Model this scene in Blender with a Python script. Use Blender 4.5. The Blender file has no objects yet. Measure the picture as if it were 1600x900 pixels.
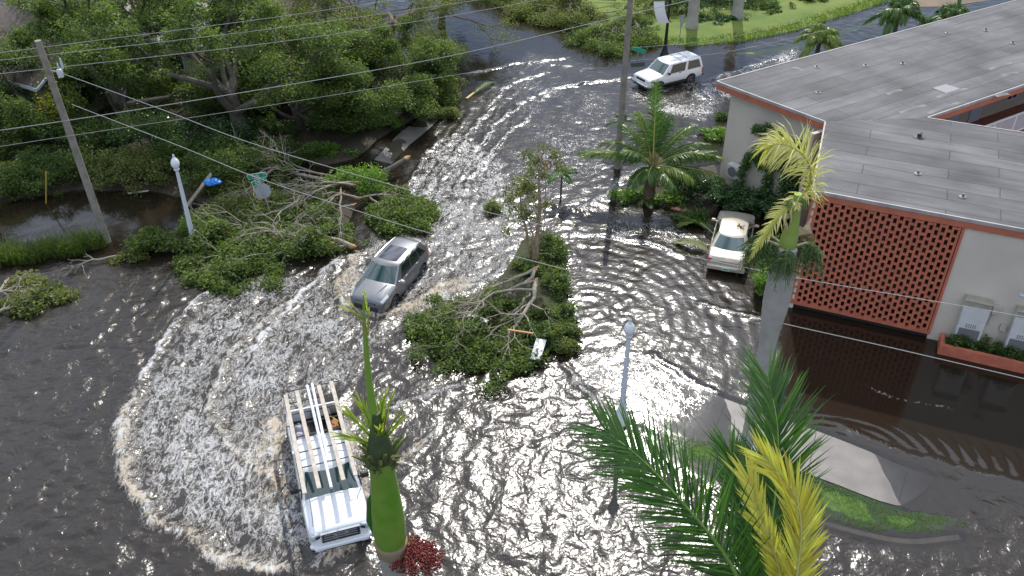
import bpy, bmesh, math, random
import numpy as np
from mathutils import Vector, Matrix
from math import sin, cos, pi, radians
S = bpy.context.scene
C = S.collection
rng = np.random.default_rng(7)
random.seed(7)
# ------------------------------------------------------------ camera, sky, sun, exposure
CAM_H, PITCH, FPX = 23.0, 35.0, 1400.0
cd = bpy.data.cameras.new('camera'); cam = bpy.data.objects.new('camera', cd); C.objects.link(cam)
cam.location = (0, 0, CAM_H); cam.rotation_euler = (radians(90-PITCH), 0, 0)
cd.sensor_width = 36.0; cd.lens = 36.0*FPX/1600.0; cd.clip_start = .1; cd.clip_end = 3000
S.camera = cam
SUN_EL, SUN_AZ = 46.0, 9.0          # azimuth to the right of the view direction (+Y)
w = bpy.data.worlds.new('World'); S.world = w; w.use_nodes = True
nt = w.node_tree; nt.nodes.clear()
def N(t, ty, **k):
    n = t.nodes.new(ty)
    for a, b in k.items(): setattr(n, a, b)
    return n
sky = N(nt, 'ShaderNodeTexSky', sky_type='NISHITA', sun_disc=False)
sky.sun_elevation = radians(SUN_EL); sky.sun_rotation = radians(SUN_AZ); sky.altitude = 10
sky.air_density = 1.0; sky.dust_density = .5; sky.ozone_density = 3.0
tc = N(nt, 'ShaderNodeTexCoord'); mp = N(nt, 'ShaderNodeMapping'); mp.inputs['Scale'].default_value = (1, 1, 2.6)
nz = N(nt, 'ShaderNodeTexNoise'); nz.inputs['Scale'].default_value = 2.6; nz.inputs['Detail'].default_value = 7; nz.inputs['Roughness'].default_value = .58
mp.inputs['Location'].default_value = (1.3, .4, .2)
cr = N(nt, 'ShaderNodeValToRGB'); cr.color_ramp.elements[0].position = .41; cr.color_ramp.elements[1].position = .57
cmix = N(nt, 'ShaderNodeMixRGB'); cmix.inputs['Color2'].default_value = (13.5, 14.6, 17.0, 1)
bg = N(nt, 'ShaderNodeBackground'); bg.inputs['Strength'].default_value = .10
wo = N(nt, 'ShaderNodeOutputWorld')
L = nt.links.new
L(tc.outputs['Generated'], mp.inputs['Vector']); L(mp.outputs[0], nz.inputs['Vector']); # broken cloud overhead, thinning to blue lower down
sx_ = N(nt, 'ShaderNodeSeparateXYZ'); L(tc.outputs['Generated'], sx_.inputs[0]); hz = N(nt, 'ShaderNodeMapRange'); hz.inputs['From Min'].default_value = .25; hz.inputs['From Max'].default_value = .70; hz.inputs['To Min'].default_value = -.13; hz.inputs['To Max'].default_value = .06
L(sx_.outputs['Z'], hz.inputs['Value']); ad_ = N(nt, 'ShaderNodeMath', operation='ADD'); L(nz.outputs['Fac'], ad_.inputs[0]); L(hz.outputs[0], ad_.inputs[1]); L(ad_.outputs[0], cr.inputs[0])
L(cr.outputs[0], cmix.inputs['Fac']); L(sky.outputs[0], cmix.inputs['Color1']); L(cmix.outputs[0], bg.inputs['Color']); L(bg.outputs[0], wo.inputs['Surface'])
sd = bpy.data.lights.new('sun', 'SUN'); sd.energy = 4.0; sd.angle = radians(.55); sd.color = (1, .955, .88)
so = bpy.data.objects.new('sun', sd); C.objects.link(so)
SV = Vector((sin(radians(SUN_AZ))*cos(radians(SUN_EL)), cos(radians(SUN_AZ))*cos(radians(SUN_EL)), sin(radians(SUN_EL))))
so.rotation_euler = SV.to_track_quat('Z', 'Y').to_euler(); so.location = (0, 40, 60)
S.view_settings.view_transform = 'Standard'; S.view_settings.look = 'None'
S.view_settings.exposure = 0.0; S.view_settings.gamma = 1.0
S.render.engine = 'CYCLES'
S.cycles.max_bounces = 6; S.cycles.transparent_max_bounces = 8
# ------------------------------------------------------------ picture -> world helpers (survey of the photograph)
_p = radians(PITCH)
FW = np.array([0, cos(_p), -sin(_p)]); RT = np.array([1., 0, 0]); UP = np.array([0, sin(_p), cos(_p)]); CO = np.array([0, 0, CAM_H])
def P(x, y, z=0.0):
    d = FW + RT*(x-800)/FPX + UP*(450-y)/FPX
    return CO + d*((z-CAM_H)/d[2])
def RAY(x, y, dep):
    return CO + dep*(FW + RT*(x-800)/FPX + UP*(450-y)/FPX)
def PW(pts, z=0.0): return np.array([P(a, b, z)[:2] for a, b in pts])
# ------------------------------------------------------------ noise in numpy
_tab = np.random.default_rng(3).random((256, 256))
def vn(x, y):
    xi = np.floor(x).astype(int); yi = np.floor(y).astype(int); fx = x-xi; fy = y-yi
    fx = fx*fx*(3-2*fx); fy = fy*fy*(3-2*fy)
    a = _tab[xi & 255, yi & 255]; b = _tab[(xi+1) & 255, yi & 255]; c_ = _tab[xi & 255, (yi+1) & 255]; d = _tab[(xi+1) & 255, (yi+1) & 255]
    return (a*(1-fx)+b*fx)*(1-fy)+(c_*(1-fx)+d*fx)*fy
def fbm(x, y, o=4, g=.5):
    s = 0; a = 1; t = 0
    for i in range(o):
        s = s+a*vn(x*2**i+17.3*i, y*2**i+9.1*i); t += a; a *= g
    return s/t
def sstep(a, b, x):
    t = np.clip((x-a)/(b-a), 0, 1); return t*t*(3-2*t)
def poly_in(X, Y, poly):
    r = np.zeros(X.shape, bool); n = len(poly)
    for i in range(n):
        x1, y1 = poly[i]; x2, y2 = poly[(i+1) % n]
        if y1 == y2: continue
        m = ((Y < y1) != (Y < y2)) & (X < (x2-x1)*(Y-y1)/(y2-y1)+x1)
        r ^= m
    return r
def seg_dist(X, Y, pts, closed=False):
    """distance to polyline and arc parameter (0..1)"""
    best = np.full(X.shape, 1e9); par = np.zeros(X.shape); side = np.zeros(X.shape)
    n = len(pts); m = n if closed else n-1
    ln = [np.hypot(*(pts[(i+1) % n]-pts[i])) for i in range(m)]; tot = sum(ln); acc = 0
    for i in range(m):
        a = pts[i]; b = pts[(i+1) % n]; d = b-a; l2 = d@d+1e-9
        t = np.clip(((X-a[0])*d[0]+(Y-a[1])*d[1])/l2, 0, 1)
        ex = X-a[0]-t*d[0]; ey = Y-a[1]-t*d[1]
        q = np.hypot(ex, ey); k = q < best
        best[k] = q[k]; par[k] = ((acc+t*ln[i])/tot)[k]; side[k] = np.sign(d[0]*ey-d[1]*ex)[k]; acc += ln[i]
    return best, par, side
def sdist(X, Y, poly):
    d, _, _ = seg_dist(X, Y, poly, True); return np.where(poly_in(X, Y, poly), d, -d)   # positive inside
def smooth(pts, n=6):
    pts = [np.array(p, float) for p in pts]; q = [2*pts[0]-pts[1]]+pts+[2*pts[-1]-pts[-2]]; out = []
    for i in range(1, len(q)-2):
        for k in range(n):
            t = k/n
            out.append(.5*((2*q[i])+(-q[i-1]+q[i+1])*t+(2*q[i-1]-5*q[i]+4*q[i+1]-q[i+2])*t*t+(-q[i-1]+3*q[i]-3*q[i+1]+q[i+2])*t**3))
    out.append(pts[-1]); return np.array(out)
# ------------------------------------------------------------ materials
MT = {}
def mat(name, col, rough=.6, metal=0., var=0., vscale=3., bump=0., bscale=8., spec=.5, col2=None, trans=0., coat=0., emis=None, attr=None):
    if name in MT: return MT[name]
    m = bpy.data.materials.new(name); m.use_nodes = True; t = m.node_tree; b = t.nodes['Principled BSDF']; o = t.nodes['Material Output']
    b.inputs['Roughness'].default_value = rough; b.inputs['Metallic'].default_value = metal; b.inputs['Specular IOR Level'].default_value = spec
    b.inputs['Coat Weight'].default_value = coat
    c1 = tuple(col)+(1,); b.inputs['Base Color'].default_value = c1
    co = N(t, 'ShaderNodeTexCoord')
    if var > 0 or col2:
        c2 = tuple(col2)+(1,) if col2 else tuple(x*(1-var) for x in col)+(1,)
        nn = N(t, 'ShaderNodeTexNoise'); nn.inputs['Scale'].default_value = vscale; nn.inputs['Detail'].default_value = 6
        rp = N(t, 'ShaderNodeValToRGB'); rp.color_ramp.elements[0].position = .35; rp.color_ramp.elements[1].position = .65
        rp.color_ramp.elements[0].color = c1; rp.color_ramp.elements[1].color = c2
        t.links.new(co.outputs['Object'], nn.inputs['Vector']); t.links.new(nn.outputs['Fac'], rp.inputs[0]); t.links.new(rp.outputs[0], b.inputs['Base Color'])
    if bump > 0:
        n2 = N(t, 'ShaderNodeTexNoise'); n2.inputs['Scale'].default_value = bscale; n2.inputs['Detail'].default_value = 5
        bp = N(t, 'ShaderNodeBump'); bp.inputs['Strength'].default_value = bump; bp.inputs['Distance'].default_value = .02
        t.links.new(co.outputs['Object'], n2.inputs['Vector']); t.links.new(n2.outputs['Fac'], bp.inputs['Height']); t.links.new(bp.outputs[0], b.inputs['Normal'])
    MT[name] = m; return m
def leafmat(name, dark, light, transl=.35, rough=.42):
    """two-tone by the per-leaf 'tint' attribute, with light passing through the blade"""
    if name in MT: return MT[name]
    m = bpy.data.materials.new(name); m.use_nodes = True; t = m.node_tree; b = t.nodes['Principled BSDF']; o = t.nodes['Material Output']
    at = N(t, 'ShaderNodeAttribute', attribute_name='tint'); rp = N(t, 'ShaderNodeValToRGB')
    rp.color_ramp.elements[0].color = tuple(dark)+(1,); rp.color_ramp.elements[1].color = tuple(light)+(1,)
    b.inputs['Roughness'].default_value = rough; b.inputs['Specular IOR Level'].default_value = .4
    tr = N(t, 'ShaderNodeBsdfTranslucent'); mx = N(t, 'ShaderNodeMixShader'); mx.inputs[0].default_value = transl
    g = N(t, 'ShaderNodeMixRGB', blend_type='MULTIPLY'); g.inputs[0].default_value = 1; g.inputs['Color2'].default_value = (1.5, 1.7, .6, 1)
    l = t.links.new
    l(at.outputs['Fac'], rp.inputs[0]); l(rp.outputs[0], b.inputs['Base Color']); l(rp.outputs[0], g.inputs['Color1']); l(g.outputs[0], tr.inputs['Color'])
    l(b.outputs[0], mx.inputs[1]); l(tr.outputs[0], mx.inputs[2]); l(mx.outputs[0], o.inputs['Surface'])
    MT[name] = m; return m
# ------------------------------------------------------------ mesh helpers
def link(name, me, parent=None, m=None):
    o = bpy.data.objects.new(name, me); C.objects.link(o)
    if m is not None and me is not None: me.materials.append(m)
    if parent is not None: o.parent = parent
    return o
def tag(o, label=None, cat=None, group=None, kind=None):
    if label: o['label'] = label
    if cat: o['category'] = cat
    if group: o['group'] = group
    if kind: o['kind'] = kind
    return o
def thing(name, label, cat, loc=(0, 0, 0), rz=0, group=None):
    o = bpy.data.objects.new(name, None); C.objects.link(o); o.empty_display_size = .2
    o.location = [float(v) for v in loc]; o.rotation_euler = (0, 0, rz); return tag(o, label, cat, group)
def npmesh(name, V, F, attrs=None, smoothf=False):
    """V (n,3), F (m,k) uniform faces"""
    V = np.asarray(V, np.float32); F = np.asarray(F, np.int32); k = F.shape[1]
    me = bpy.data.meshes.new(name); me.vertices.add(len(V)); me.vertices.foreach_set('co', V.ravel())
    me.loops.add(F.size); me.loops.foreach_set('vertex_index', F.ravel())
    me.polygons.add(len(F)); me.polygons.foreach_set('loop_start', np.arange(0, F.size, k, dtype=np.int32)); me.polygons.foreach_set('loop_total', np.full(len(F), k, np.int32))
    me.polygons.foreach_set('use_smooth', np.full(len(F), smoothf))
    for a, d in (attrs or {}).items():
        at = me.attributes.new(a, 'FLOAT', 'POINT'); at.data.foreach_set('value', np.asarray(d, np.float32))
    me.update(calc_edges=True); return me
class MB:
    def __init__(s): s.v = []; s.f = []
    def add(s, v, f):
        o = len(s.v); s.v += [tuple(map(float, p)) for p in v]; s.f += [tuple(i+o for i in q) for q in f]; return s
    def box(s, c, size, rz=0, M=None, bev=0):
        x, y, z = [a/2 for a in size]
        b = min(bev, x*.49, y*.49, z*.49)
        if b > 0:
            vs = []; 
            for sx in (-1, 1):
                for sy in (-1, 1):
                    for sz in (-1, 1):
                        vs += [(sx*x, sy*(y-b), sz*(z-b)), (sx*(x-b), sy*y, sz*(z-b)), (sx*(x-b), sy*(y-b), sz*z)]
            bm = bmesh.new(); [bm.verts.new(v) for v in vs]; bmesh.ops.convex_hull(bm, input=bm.verts); bm.verts.index_update()
            v = [p.co.copy() for p in bm.verts]; f = [[q.index for q in g.verts] for g in bm.faces]; bm.free()
        else:
            v = [Vector((i*x, j*y, k*z)) for i in (-1, 1) for j in (-1, 1) for k in (-1, 1)]
            f = [(0, 1, 3, 2), (4, 6, 7, 5), (0, 4, 5, 1), (2, 3, 7, 6), (0, 2, 6, 4), (1, 5, 7, 3)]
        R = Matrix.Rotation(rz, 4, 'Z') if M is None else M
        return s.add([(R @ p)+Vector(c) for p in v], f)
    def tube(s, pts, r, n=6, cap=True):
        pts = [Vector(p) for p in pts]; m = len(pts); rr = r if hasattr(r, '__len__') else [r]*m
        up = Vector((0, 0, 1)); v = []; f = []
        prev = None
        for i, p in enumerate(pts):
            d = (pts[min(i+1, m-1)]-pts[max(i-1, 0)])
            d = d.normalized() if d.length > 1e-9 else Vector((0, 0, 1))
            if prev is None: a = d.orthogonal().normalized()
            else:
                a = prev-d*prev.dot(d); a = a.normalized() if a.length > 1e-6 else d.orthogonal().normalized()
            prev = a; b = d.cross(a)
            for k in range(n):
                t = 2*pi*k/n; v.append(p+(a*cos(t)+b*sin(t))*rr[i])
        for i in range(m-1):
            for k in range(n): f.append((i*n+k, i*n+(k+1) % n, (i+1)*n+(k+1) % n, (i+1)*n+k))
        if cap: f.append(tuple(range(n))[::-1]); f.append(tuple((m-1)*n+k for k in range(n)))
        return s.add(v, f)
    def lathe(s, prof, n=16, c=(0, 0, 0), M=None):
        v = []; f = []
        for r, z in prof:
            for k in range(n): v.append(Vector((r*cos(2*pi*k/n), r*sin(2*pi*k/n), z)))
        for i in range(len(prof)-1):
            for k in range(n): f.append((i*n+k, i*n+(k+1) % n, (i+1)*n+(k+1) % n, (i+1)*n+k))
        f.append(tuple(range(n))[::-1]); f.append(tuple((len(prof)-1)*n+k for k in range(n)))
        if M is not None: v = [M @ p for p in v]
        return s.add([p+Vector(c) for p in v], f)
    def prism(s, poly, z0, z1):
        n = len(poly); v = [(p[0], p[1], z0) for p in poly]+[(p[0], p[1], z1) for p in poly]
        a = sum(poly[i][0]*poly[(i+1) % n][1]-poly[(i+1) % n][0]*poly[i][1] for i in range(n))
        f = [tuple(range(n, 2*n)), tuple(range(n))[::-1]]+[(i, (i+1) % n, n+(i+1) % n, n+i) for i in range(n)]
        if a < 0: f = [q[::-1] for q in f]
        return s.add(v, f)
    def grid(s, G):
        """G: rows x cols x 3"""
        G = np.asarray(G); r, c_ = G.shape[:2]
        return s.add(G.reshape(-1, 3), [(i*c_+j, i*c_+j+1, (i+1)*c_+j+1, (i+1)*c_+j) for i in range(r-1) for j in range(c_-1)])
    def xf(s, M): s.v = [tuple(M @ Vector(p)) for p in s.v]; return s
    def mesh(s, name, sm=40, weld=False):
        me = bpy.data.meshes.new(name); me.from_pydata(s.v, [], s.f)
        if sm:
            bm = bmesh.new(); bm.from_mesh(me)
            if weld: bmesh.ops.remove_doubles(bm, verts=bm.verts, dist=.0008); bmesh.ops.recalc_face_normals(bm, faces=bm.faces)
            lim = radians(sm)
            for e in bm.edges: e.smooth = not (len(e.link_faces) == 2 and e.calc_face_angle(0) > lim)
            for g in bm.faces: g.smooth = True
            bm.to_mesh(me); bm.free()
        me.update(); return me
    def build(s, name, m, parent=None, sm=40, weld=False): return link(name, s.mesh(name, sm, weld), parent, m)
def copy_tree(o, parent=None):
    c_ = o.copy(); C.objects.link(c_); c_.parent = parent
    for ch in list(o.children): copy_tree(ch, c_)
    return c_
# ============================================================ GROUND AND WATER
lawn_poly = np.concatenate([PW([(905, 66), (960, 66), (1010, 70), (1080, 73), (1160, 66), (1240, 50), (1320, 26), (1390, 2)]), np.array([[34, 80.], [60, 95], [60, 140], [4, 140], [3, 72]])])
verge_far = PW([(1110, 84), (1180, 78), (1262, 62), (1340, 38), (1400, 16), (1412, 22), (1340, 48), (1262, 74), (1180, 88)])
walk_poly = PW([(985, 560), (1040, 572), (1130, 622), (1270, 672), (1400, 722), (1462, 744), (1440, 768), (1400, 790), (1270, 744), (1112, 692), (1000, 650), (960, 600)])
grass_poly = PW([(1062, 682), (1112, 694), (1270, 747), (1400, 792), (1500, 808), (1490, 824), (1420, 832), (1345, 822), (1270, 802), (1180, 762), (1110, 728), (1050, 706), (1000, 690), (1010, 672)])
kerb_line = smooth([P(a, b)[:2] for a, b in ((985, 690), (1050, 712), (1110, 735), (1180, 770), (1270, 810), (1345, 832), (1420, 845), (1500, 838))], 5)
median_poly = PW([(665, 505), (705, 475), (770, 445), (805, 400), (822, 372), (878, 378), (884, 450), (890, 500), (905, 530), (865, 548), (800, 562), (745, 566), (705, 540)])
palm_isle = PW([(965, 300), (1000, 270), (1060, 262), (1130, 250), (1135, 330), (1100, 345), (1050, 330), (990, 325)])
bank_poly = np.concatenate([np.array([[-75., 38.]]), PW([(-160, 400), (-60, 350), (10, 318), (120, 300), (230, 300), (300, 315), (330, 370), (420, 385), (540, 372), (560, 330), (600, 300), (480, 290), (400, 245), (500, 262), (560, 250), (600, 215), (690, 165), (715, 150), (700, 115), (640, 90), (560, 60), (480, -10), (460, -60)]), np.array([[-20., 110.], [-75, 110]])])
rushes_poly = PW([(-10, 380), (80, 372), (180, 365), (200, 385), (150, 405), (60, 420), (-10, 440)])
side_walk_far = PW([(585, 250), (618, 214), (660, 180), (692, 163), (700, 172), (672, 200), (640, 226), (612, 256)])
drive_far = PW([(1415, 12), (1400, -4), (1440, -16), (1540, -24), (1540, 2), (1480, 10)])
def ground_h(X, Y):
    h = np.full(X.shape, -.42)+.06*(fbm(X*.3, Y*.3)-.5)
    park = PW([(1225, 478), (1600, 590), (1900, 700), (1600, 780), (1440, 735), (1130, 620), (1040, 560), (1150, 470)])
    h = np.maximum(h, np.where(sdist(X, Y, park) > 0, -.20, -9))
    for poly, top, soft, nz_ in ((lawn_poly, .22, 2.0, .02), (verge_far, .02, .6, .02), (median_poly, .06, .8, .05), (palm_isle, .04, 1.0, .05), (bank_poly, .22, 1.6, .25), (rushes_poly, -.12, .5, .06), (drive_far, .05, .8, .01)):
        d = sdist(X, Y, poly); q = -.45+(top+.45)*sstep(-soft*.5, soft*.5, d)+nz_*(fbm(X*.9+5, Y*.9)-.5)*(d > -soft)
        h = np.maximum(h, q)
    return h
def axis(lo, hi, step, far, grow=1.35):
    a = list(np.arange(lo, hi+1e-6, step)); d = step; x = a[-1]
    while x < far: d *= grow; x += d; a.append(x)
    d = step; x = a[0]; pre = []
    while x > -far: d *= grow; x -= d; pre.append(x)
    return np.array(pre[::-1]+a)
gx = axis(-50, 50, .4, 900); gy = axis(4, 95, .4, 900)
GX, GY = np.meshgrid(gx, gy)
def gridfaces(nx, ny):
    i = np.arange(ny-1)[:, None]*nx+np.arange(nx-1)[None]; i = i.ravel(); return np.stack([i, i+1, i+nx+1, i+nx], 1)
GH = ground_h(GX, GY); GH = np.where((np.abs(GX) > 80) | (GY > 120), .1, GH)
gmat = mat('wet_soil', (.035, .026, .018), .9, var=.5, vscale=.8, col2=(.06, .048, .03), bump=.4, bscale=3)
_q = np.zeros(GX.shape, bool)
for _p2 in (lawn_poly, verge_far, drive_far, median_poly): _q |= sdist(GX, GY, _p2) > -.6
GH = np.where(_q, GH-.35, GH)
ground = link('ground', npmesh('ground', np.stack([GX, GY, GH], -1).reshape(-1, 3), gridfaces(len(gx), len(gy)), smoothf=True), m=gmat); tag(ground, kind='structure')
# --- flood water
wx = axis(-34, 40, .1, 160, 1.25); wy = axis(13, 80, .1, 160, 1.25)
X, Y = np.meshgrid(wx, wy); sh = X.shape
dep = -ground_h(X, Y)
for poly, top in ((walk_poly, -.012), (grass_poly, -.01), (side_walk_far, -.004)):
    dep = np.where(poly_in(X, Y, poly), -top, dep)
ds = sdist(X, Y, walk_poly)
# tilt of the pavement: west end runs deeper under the water
wd = np.clip(.012+.02*(fbm(X*1.2, Y*1.2)-.5)+.09*sstep(8.6, 3, X)+.11*sstep(11.8, 15.4, X)-.03*(sstep(7.5, 9, X)*sstep(13.6, 12.6, X)), -.03, .2)
dep = np.where(ds > -.45, wd*sstep(-.45, 0, ds)+np.maximum(dep, wd)*(1-sstep(-.45, 0, ds)), dep)
kd_, _, _ = seg_dist(X, Y, kerb_line); dep = np.where(kd_ < .35, np.minimum(dep, .035+.12*sstep(.05, .35, kd_)), dep)
def near(poly, soft): return sstep(-soft, soft, sdist(X, Y, poly))
road = PW([(560, 400), (640, 290), (700, 185), (760, 120), (830, 85), (1000, 112), (1130, 150), (1110, 210), (980, 330), (900, 350), (885, 420), (895, 560), (960, 610), (985, 700), (1300, 960), (600, 1000), (440, 900), (200, 760), (192, 670), (330, 450), (500, 400)])
calm_top = PW([(700, 160), (640, 60), (760, -40), (1050, 40), (1100, 80), (980, 110), (860, 80), (780, 110)])
rightw = PW([(1290, 840), (1500, 850), (1540, 790), (1700, 820), (1700, 1000), (1250, 1000)])
upper = PW([(620, 330), (680, 220), (760, 100), (1000, 100), (1150, 100), (1140, 220), (1000, 300), (880, 330), (800, 300)])
parking = PW([(1215, 470), (1700, 600), (1700, 830), (1600, 760), (1480, 720), (1290, 665), (1235, 640), (1205, 560)])
leftw = PW([(-100, 380), (300, 420), (320, 470), (200, 640), (200, 780), (330, 880), (500, 1000), (-100, 1100)])
front = PW([(560, 1000), (560, 760), (640, 690), (740, 600), (960, 610), (1040, 700), (1400, 850), (1700, 900), (1700, 1100), (600, 1100)])
A = .40+.70*near(road, 1.2)-.2*near(calm_top, 3)-.36*near(parking, 1.0)+1.3*near(leftw, 1.5)+.0*near(front, 1.5)-.62*near(upper, 3.0)+.6*near(rightw, 1.0)
A = np.clip(A, .03, 1.7)
A = A*(.25+.75*sstep(.0, .22, dep)); A = np.where(ds > -.3, A*.45, A); A = A*(.4+.6*sstep(.1, .6, seg_dist(X, Y, kerb_line)[0]))
pond = PW([(-60, 400), (-60, 320), (120, 300), (240, 300), (330, 330), (330, 380), (200, 400), (60, 400)])
A *= 1-.8*near(pond, .6)
# directional wind and wash ripples
H = np.zeros(sh)
wrng = np.random.default_rng(11)
wxx = X+.9*(fbm(X*.22, Y*.22)-.5)*4; wyy = Y+.9*(fbm(X*.22+40, Y*.22)-.5)*4
for k in range(46):
    lam = .42*2**(wrng.random()*2.0); th = radians(-60)+wrng.normal()*.75
    kx, ky = cos(th)*2*pi/lam, sin(th)*2*pi/lam
    H += (.0032*lam**.9)*np.sin(kx*wxx+ky*wyy+wrng.random()*6.28)*(.4+1.2*vn(X*.25+k*7, Y*.25+k*3))
H += .05*(fbm(X*.8+3, Y*.8, 3, .5)-.5)*near(road, 1.5)
# fine rolling swell further out on the left
H = H*A*.92
H = H-.55*H*np.abs(H)/.03*.0
# long wake lines that follow the left edge of the street and sweep round the truck
wl_ = smooth([P(a, b)[:2] for a, b in ((830, 60), (735, 130), (690, 190), (640, 280), (600, 350), (540, 410), (450, 460), (370, 540), (325, 640), (350, 740), (430, 830), (520, 880))], 5)
dw_, uw_, sw_ = seg_dist(X, Y, wl_); mw_ = near(road, 1.0)*sstep(6.5, 2.5, dw_)
wj_ = 1.1*fbm(X*.35+4, Y*.35, 3)+.35*fbm(X*1.1, Y*1.1, 3)
H += (.016*np.sin((dw_+wj_)*2*pi/.85)+.010*np.sin((dw_+1.2*wj_)*2*pi/.47+1))*mw_*(.3+1.2*fbm(X*.3+20, Y*.3))
foam = np.zeros(sh); tan = np.zeros(sh)
def curve(px, wdt, amt, t_amt=0, hgt=.1, ragged=.5, fade=True, trail=0., side=1):
    """a wave crest that carries foam: px = points along it on the water"""
    global foam, tan, H
    c_ = smooth([P(a, b)[:2] for a, b in px], 5)
    lo = c_.min(0)-3-trail; hi = c_.max(0)+3+trail
    i0, i1 = np.searchsorted(wy, [lo[1], hi[1]]); j0, j1 = np.searchsorted(wx, [lo[0], hi[0]])
    s_ = (slice(i0, i1), slice(j0, j1)); x = X[s_]; y = Y[s_]
    jx = x+.9*ragged*(fbm(x*.9, y*.9, 4, .6)-.5); jy = y+.9*ragged*(fbm(x*.9+30, y*.9+8, 4, .6)-.5)
    d, u, sd_ = seg_dist(jx, jy, c_)
    e = (sstep(0, .12, u)*sstep(1, .86, u)) if fade else 1.0
    br = .30+1.1*fbm(x*1.9+9, y*1.9+2, 5, .6)
    g = np.exp(-(d/wdt)**2)*e*br
    if trail > 0:
        beh = (sd_*side > 0); g = np.maximum(g, np.where(beh, np.exp(-d/trail)*.62*e*br*sstep(3.0, 1.2, d), 0))
    foam[s_] = np.maximum(foam[s_], g*amt); tan[s_] = np.maximum(tan[s_], np.exp(-(d/(wdt*1.8))**2)*t_amt*e)
    H[s_] += hgt*np.exp(-(d/(wdt*1.1))**2)*e*(.5+fbm(x*2, y*2))
def region(px, amt, soft=.8, t_amt=0, scale=.7, thr=0.35):
    global foam, tan
    p_ = PW(px); d = sstep(-soft, soft, sdist(X, Y, p_)); n_ = fbm(X*scale+11, Y*scale+5, 4, .6)
    foam = np.maximum(foam, d*amt*(1-thr+2*thr*(n_-.1))); tan = np.maximum(tan, d*t_amt*sstep(.45, .6, n_))
# bow wave of the pickup, widest ring
curve([(330, 445), (275, 505), (235, 565), (205, 620)], .16, .95, .1, .10, .8, trail=.25, side=-1)
curve([(225, 585), (198, 640), (192, 690), (202, 745), (232, 800), (290, 845), (350, 872), (420, 888), (490, 878), (520, 868)], .28, .95, .75, .13, .75, trail=1.2, side=1)
curve([(470, 455), (420, 500), (370, 545), (338, 605), (338, 655), (370, 705), (410, 745), (450, 790)], .20, .85, .5, .12, .8, trail=.7, side=1)
curve([(545, 395), (500, 430), (455, 480), (410, 530), (385, 580)], .20, .95, .05, .12, .7, trail=.5, side=1)
curve([(470, 885), (520, 868), (560, 850), (590, 815), (600, 770)], .3, 1.0, .9, .12, .9)
curve([(570, 800), (600, 745), (640, 705), (690, 672)], .2, .8, .9, .06, .8)
curve([(440, 800), (425, 740), (430, 690), (420, 640)], .4, 1.0, .9, .05, .9)
curve([(565, 800), (560, 740), (545, 690), (530, 640)], .3, .95, .7, .05, .9)
region([(330, 450), (230, 590), (200, 690), (240, 800), (440, 885), (545, 860), (510, 700), (490, 620), (540, 600), (620, 500), (700, 430), (640, 330), (560, 400), (500, 440), (430, 420)], .50, .6, 0, .6, .5)
region([(300, 620), (240, 700), (280, 790), (420, 860), (545, 855), (510, 720), (450, 650)], .62, .7, .25, .9, .45)
# grey car's churned water
region([(520, 440), (560, 400), (600, 470), (640, 470), (720, 430), (790, 400), (760, 440), (660, 500), (560, 500)], .66, .5, .9, 1.2, .5)
curve([(560, 400), (535, 430), (530, 465), (555, 485), (610, 488), (660, 468), (720, 440)], .34, .92, .95, .1, 1.2, fade=False)
# race of the street towards the top
region([(560, 400), (640, 280), (700, 200), (780, 240), (830, 330), (800, 400), (690, 440), (640, 340)], .44, .8, 0, 1.0, .6)
region([(700, 200), (760, 130), (860, 120), (960, 150), (960, 260), (880, 330), (800, 300), (760, 230)], .24, 1.0, 0, .8, .8)
region([(980, 150), (1000, 125), (1110, 125), (1250, 70), (1260, 110), (1130, 170), (1100, 190), (1010, 170)], .42, .8, 0, .9, .8)
region([(900, 360), (960, 340), (1060, 350), (1100, 380), (1090, 400), (1000, 370), (920, 380)], .34, .5, 0, .9, .6)
region([(900, 560), (960, 520), (1030, 570), (1110, 620), (1090, 660), (1000, 650), (930, 640)], .34, .6, 0, .9, .7)
region([(600, 600), (720, 600), (900, 620), (960, 700), (1080, 900), (620, 900), (640, 720)], .12, .8, 0, 1.1, .9)
for cc in ([(628, 300), (660, 250), (690, 200), (720, 160)], [(655, 330), (690, 270), (740, 200), (790, 150)], [(690, 360), (730, 290), (780, 220), (850, 165)], [(735, 240), (790, 180), (860, 140), (990, 122)], [(600, 520), (700, 470), (780, 420), (800, 380)], [(720, 118), (800, 102), (880, 90), (900, 86)], [(760, 170), (800, 130), (870, 112)],
           [(840, 160), (870, 140), (930, 128), (1000, 118)], [(1100, 130), (1180, 100), (1260, 78)], [(900, 330), (960, 290), (1000, 260)], [(1010, 545), (1060, 585), (1130, 628)], [(880, 560), (900, 600), (960, 650)], [(600, 640), (680, 615), (740, 590)], [(880, 365), (980, 372), (1090, 405)], [(1080, 470), (1150, 490), (1200, 500)]):
    curve(cc, .13, .62, 0, .05, .9, trail=.25, side=1)
curve([(1340, 600), (1400, 620), (1460, 632), (1510, 645)], .04, .6, .5, .0, .5)
curve([(1290, 655), (1380, 690), (1500, 730), (1620, 760)], .12, .25, 0, .02, .8)
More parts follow.
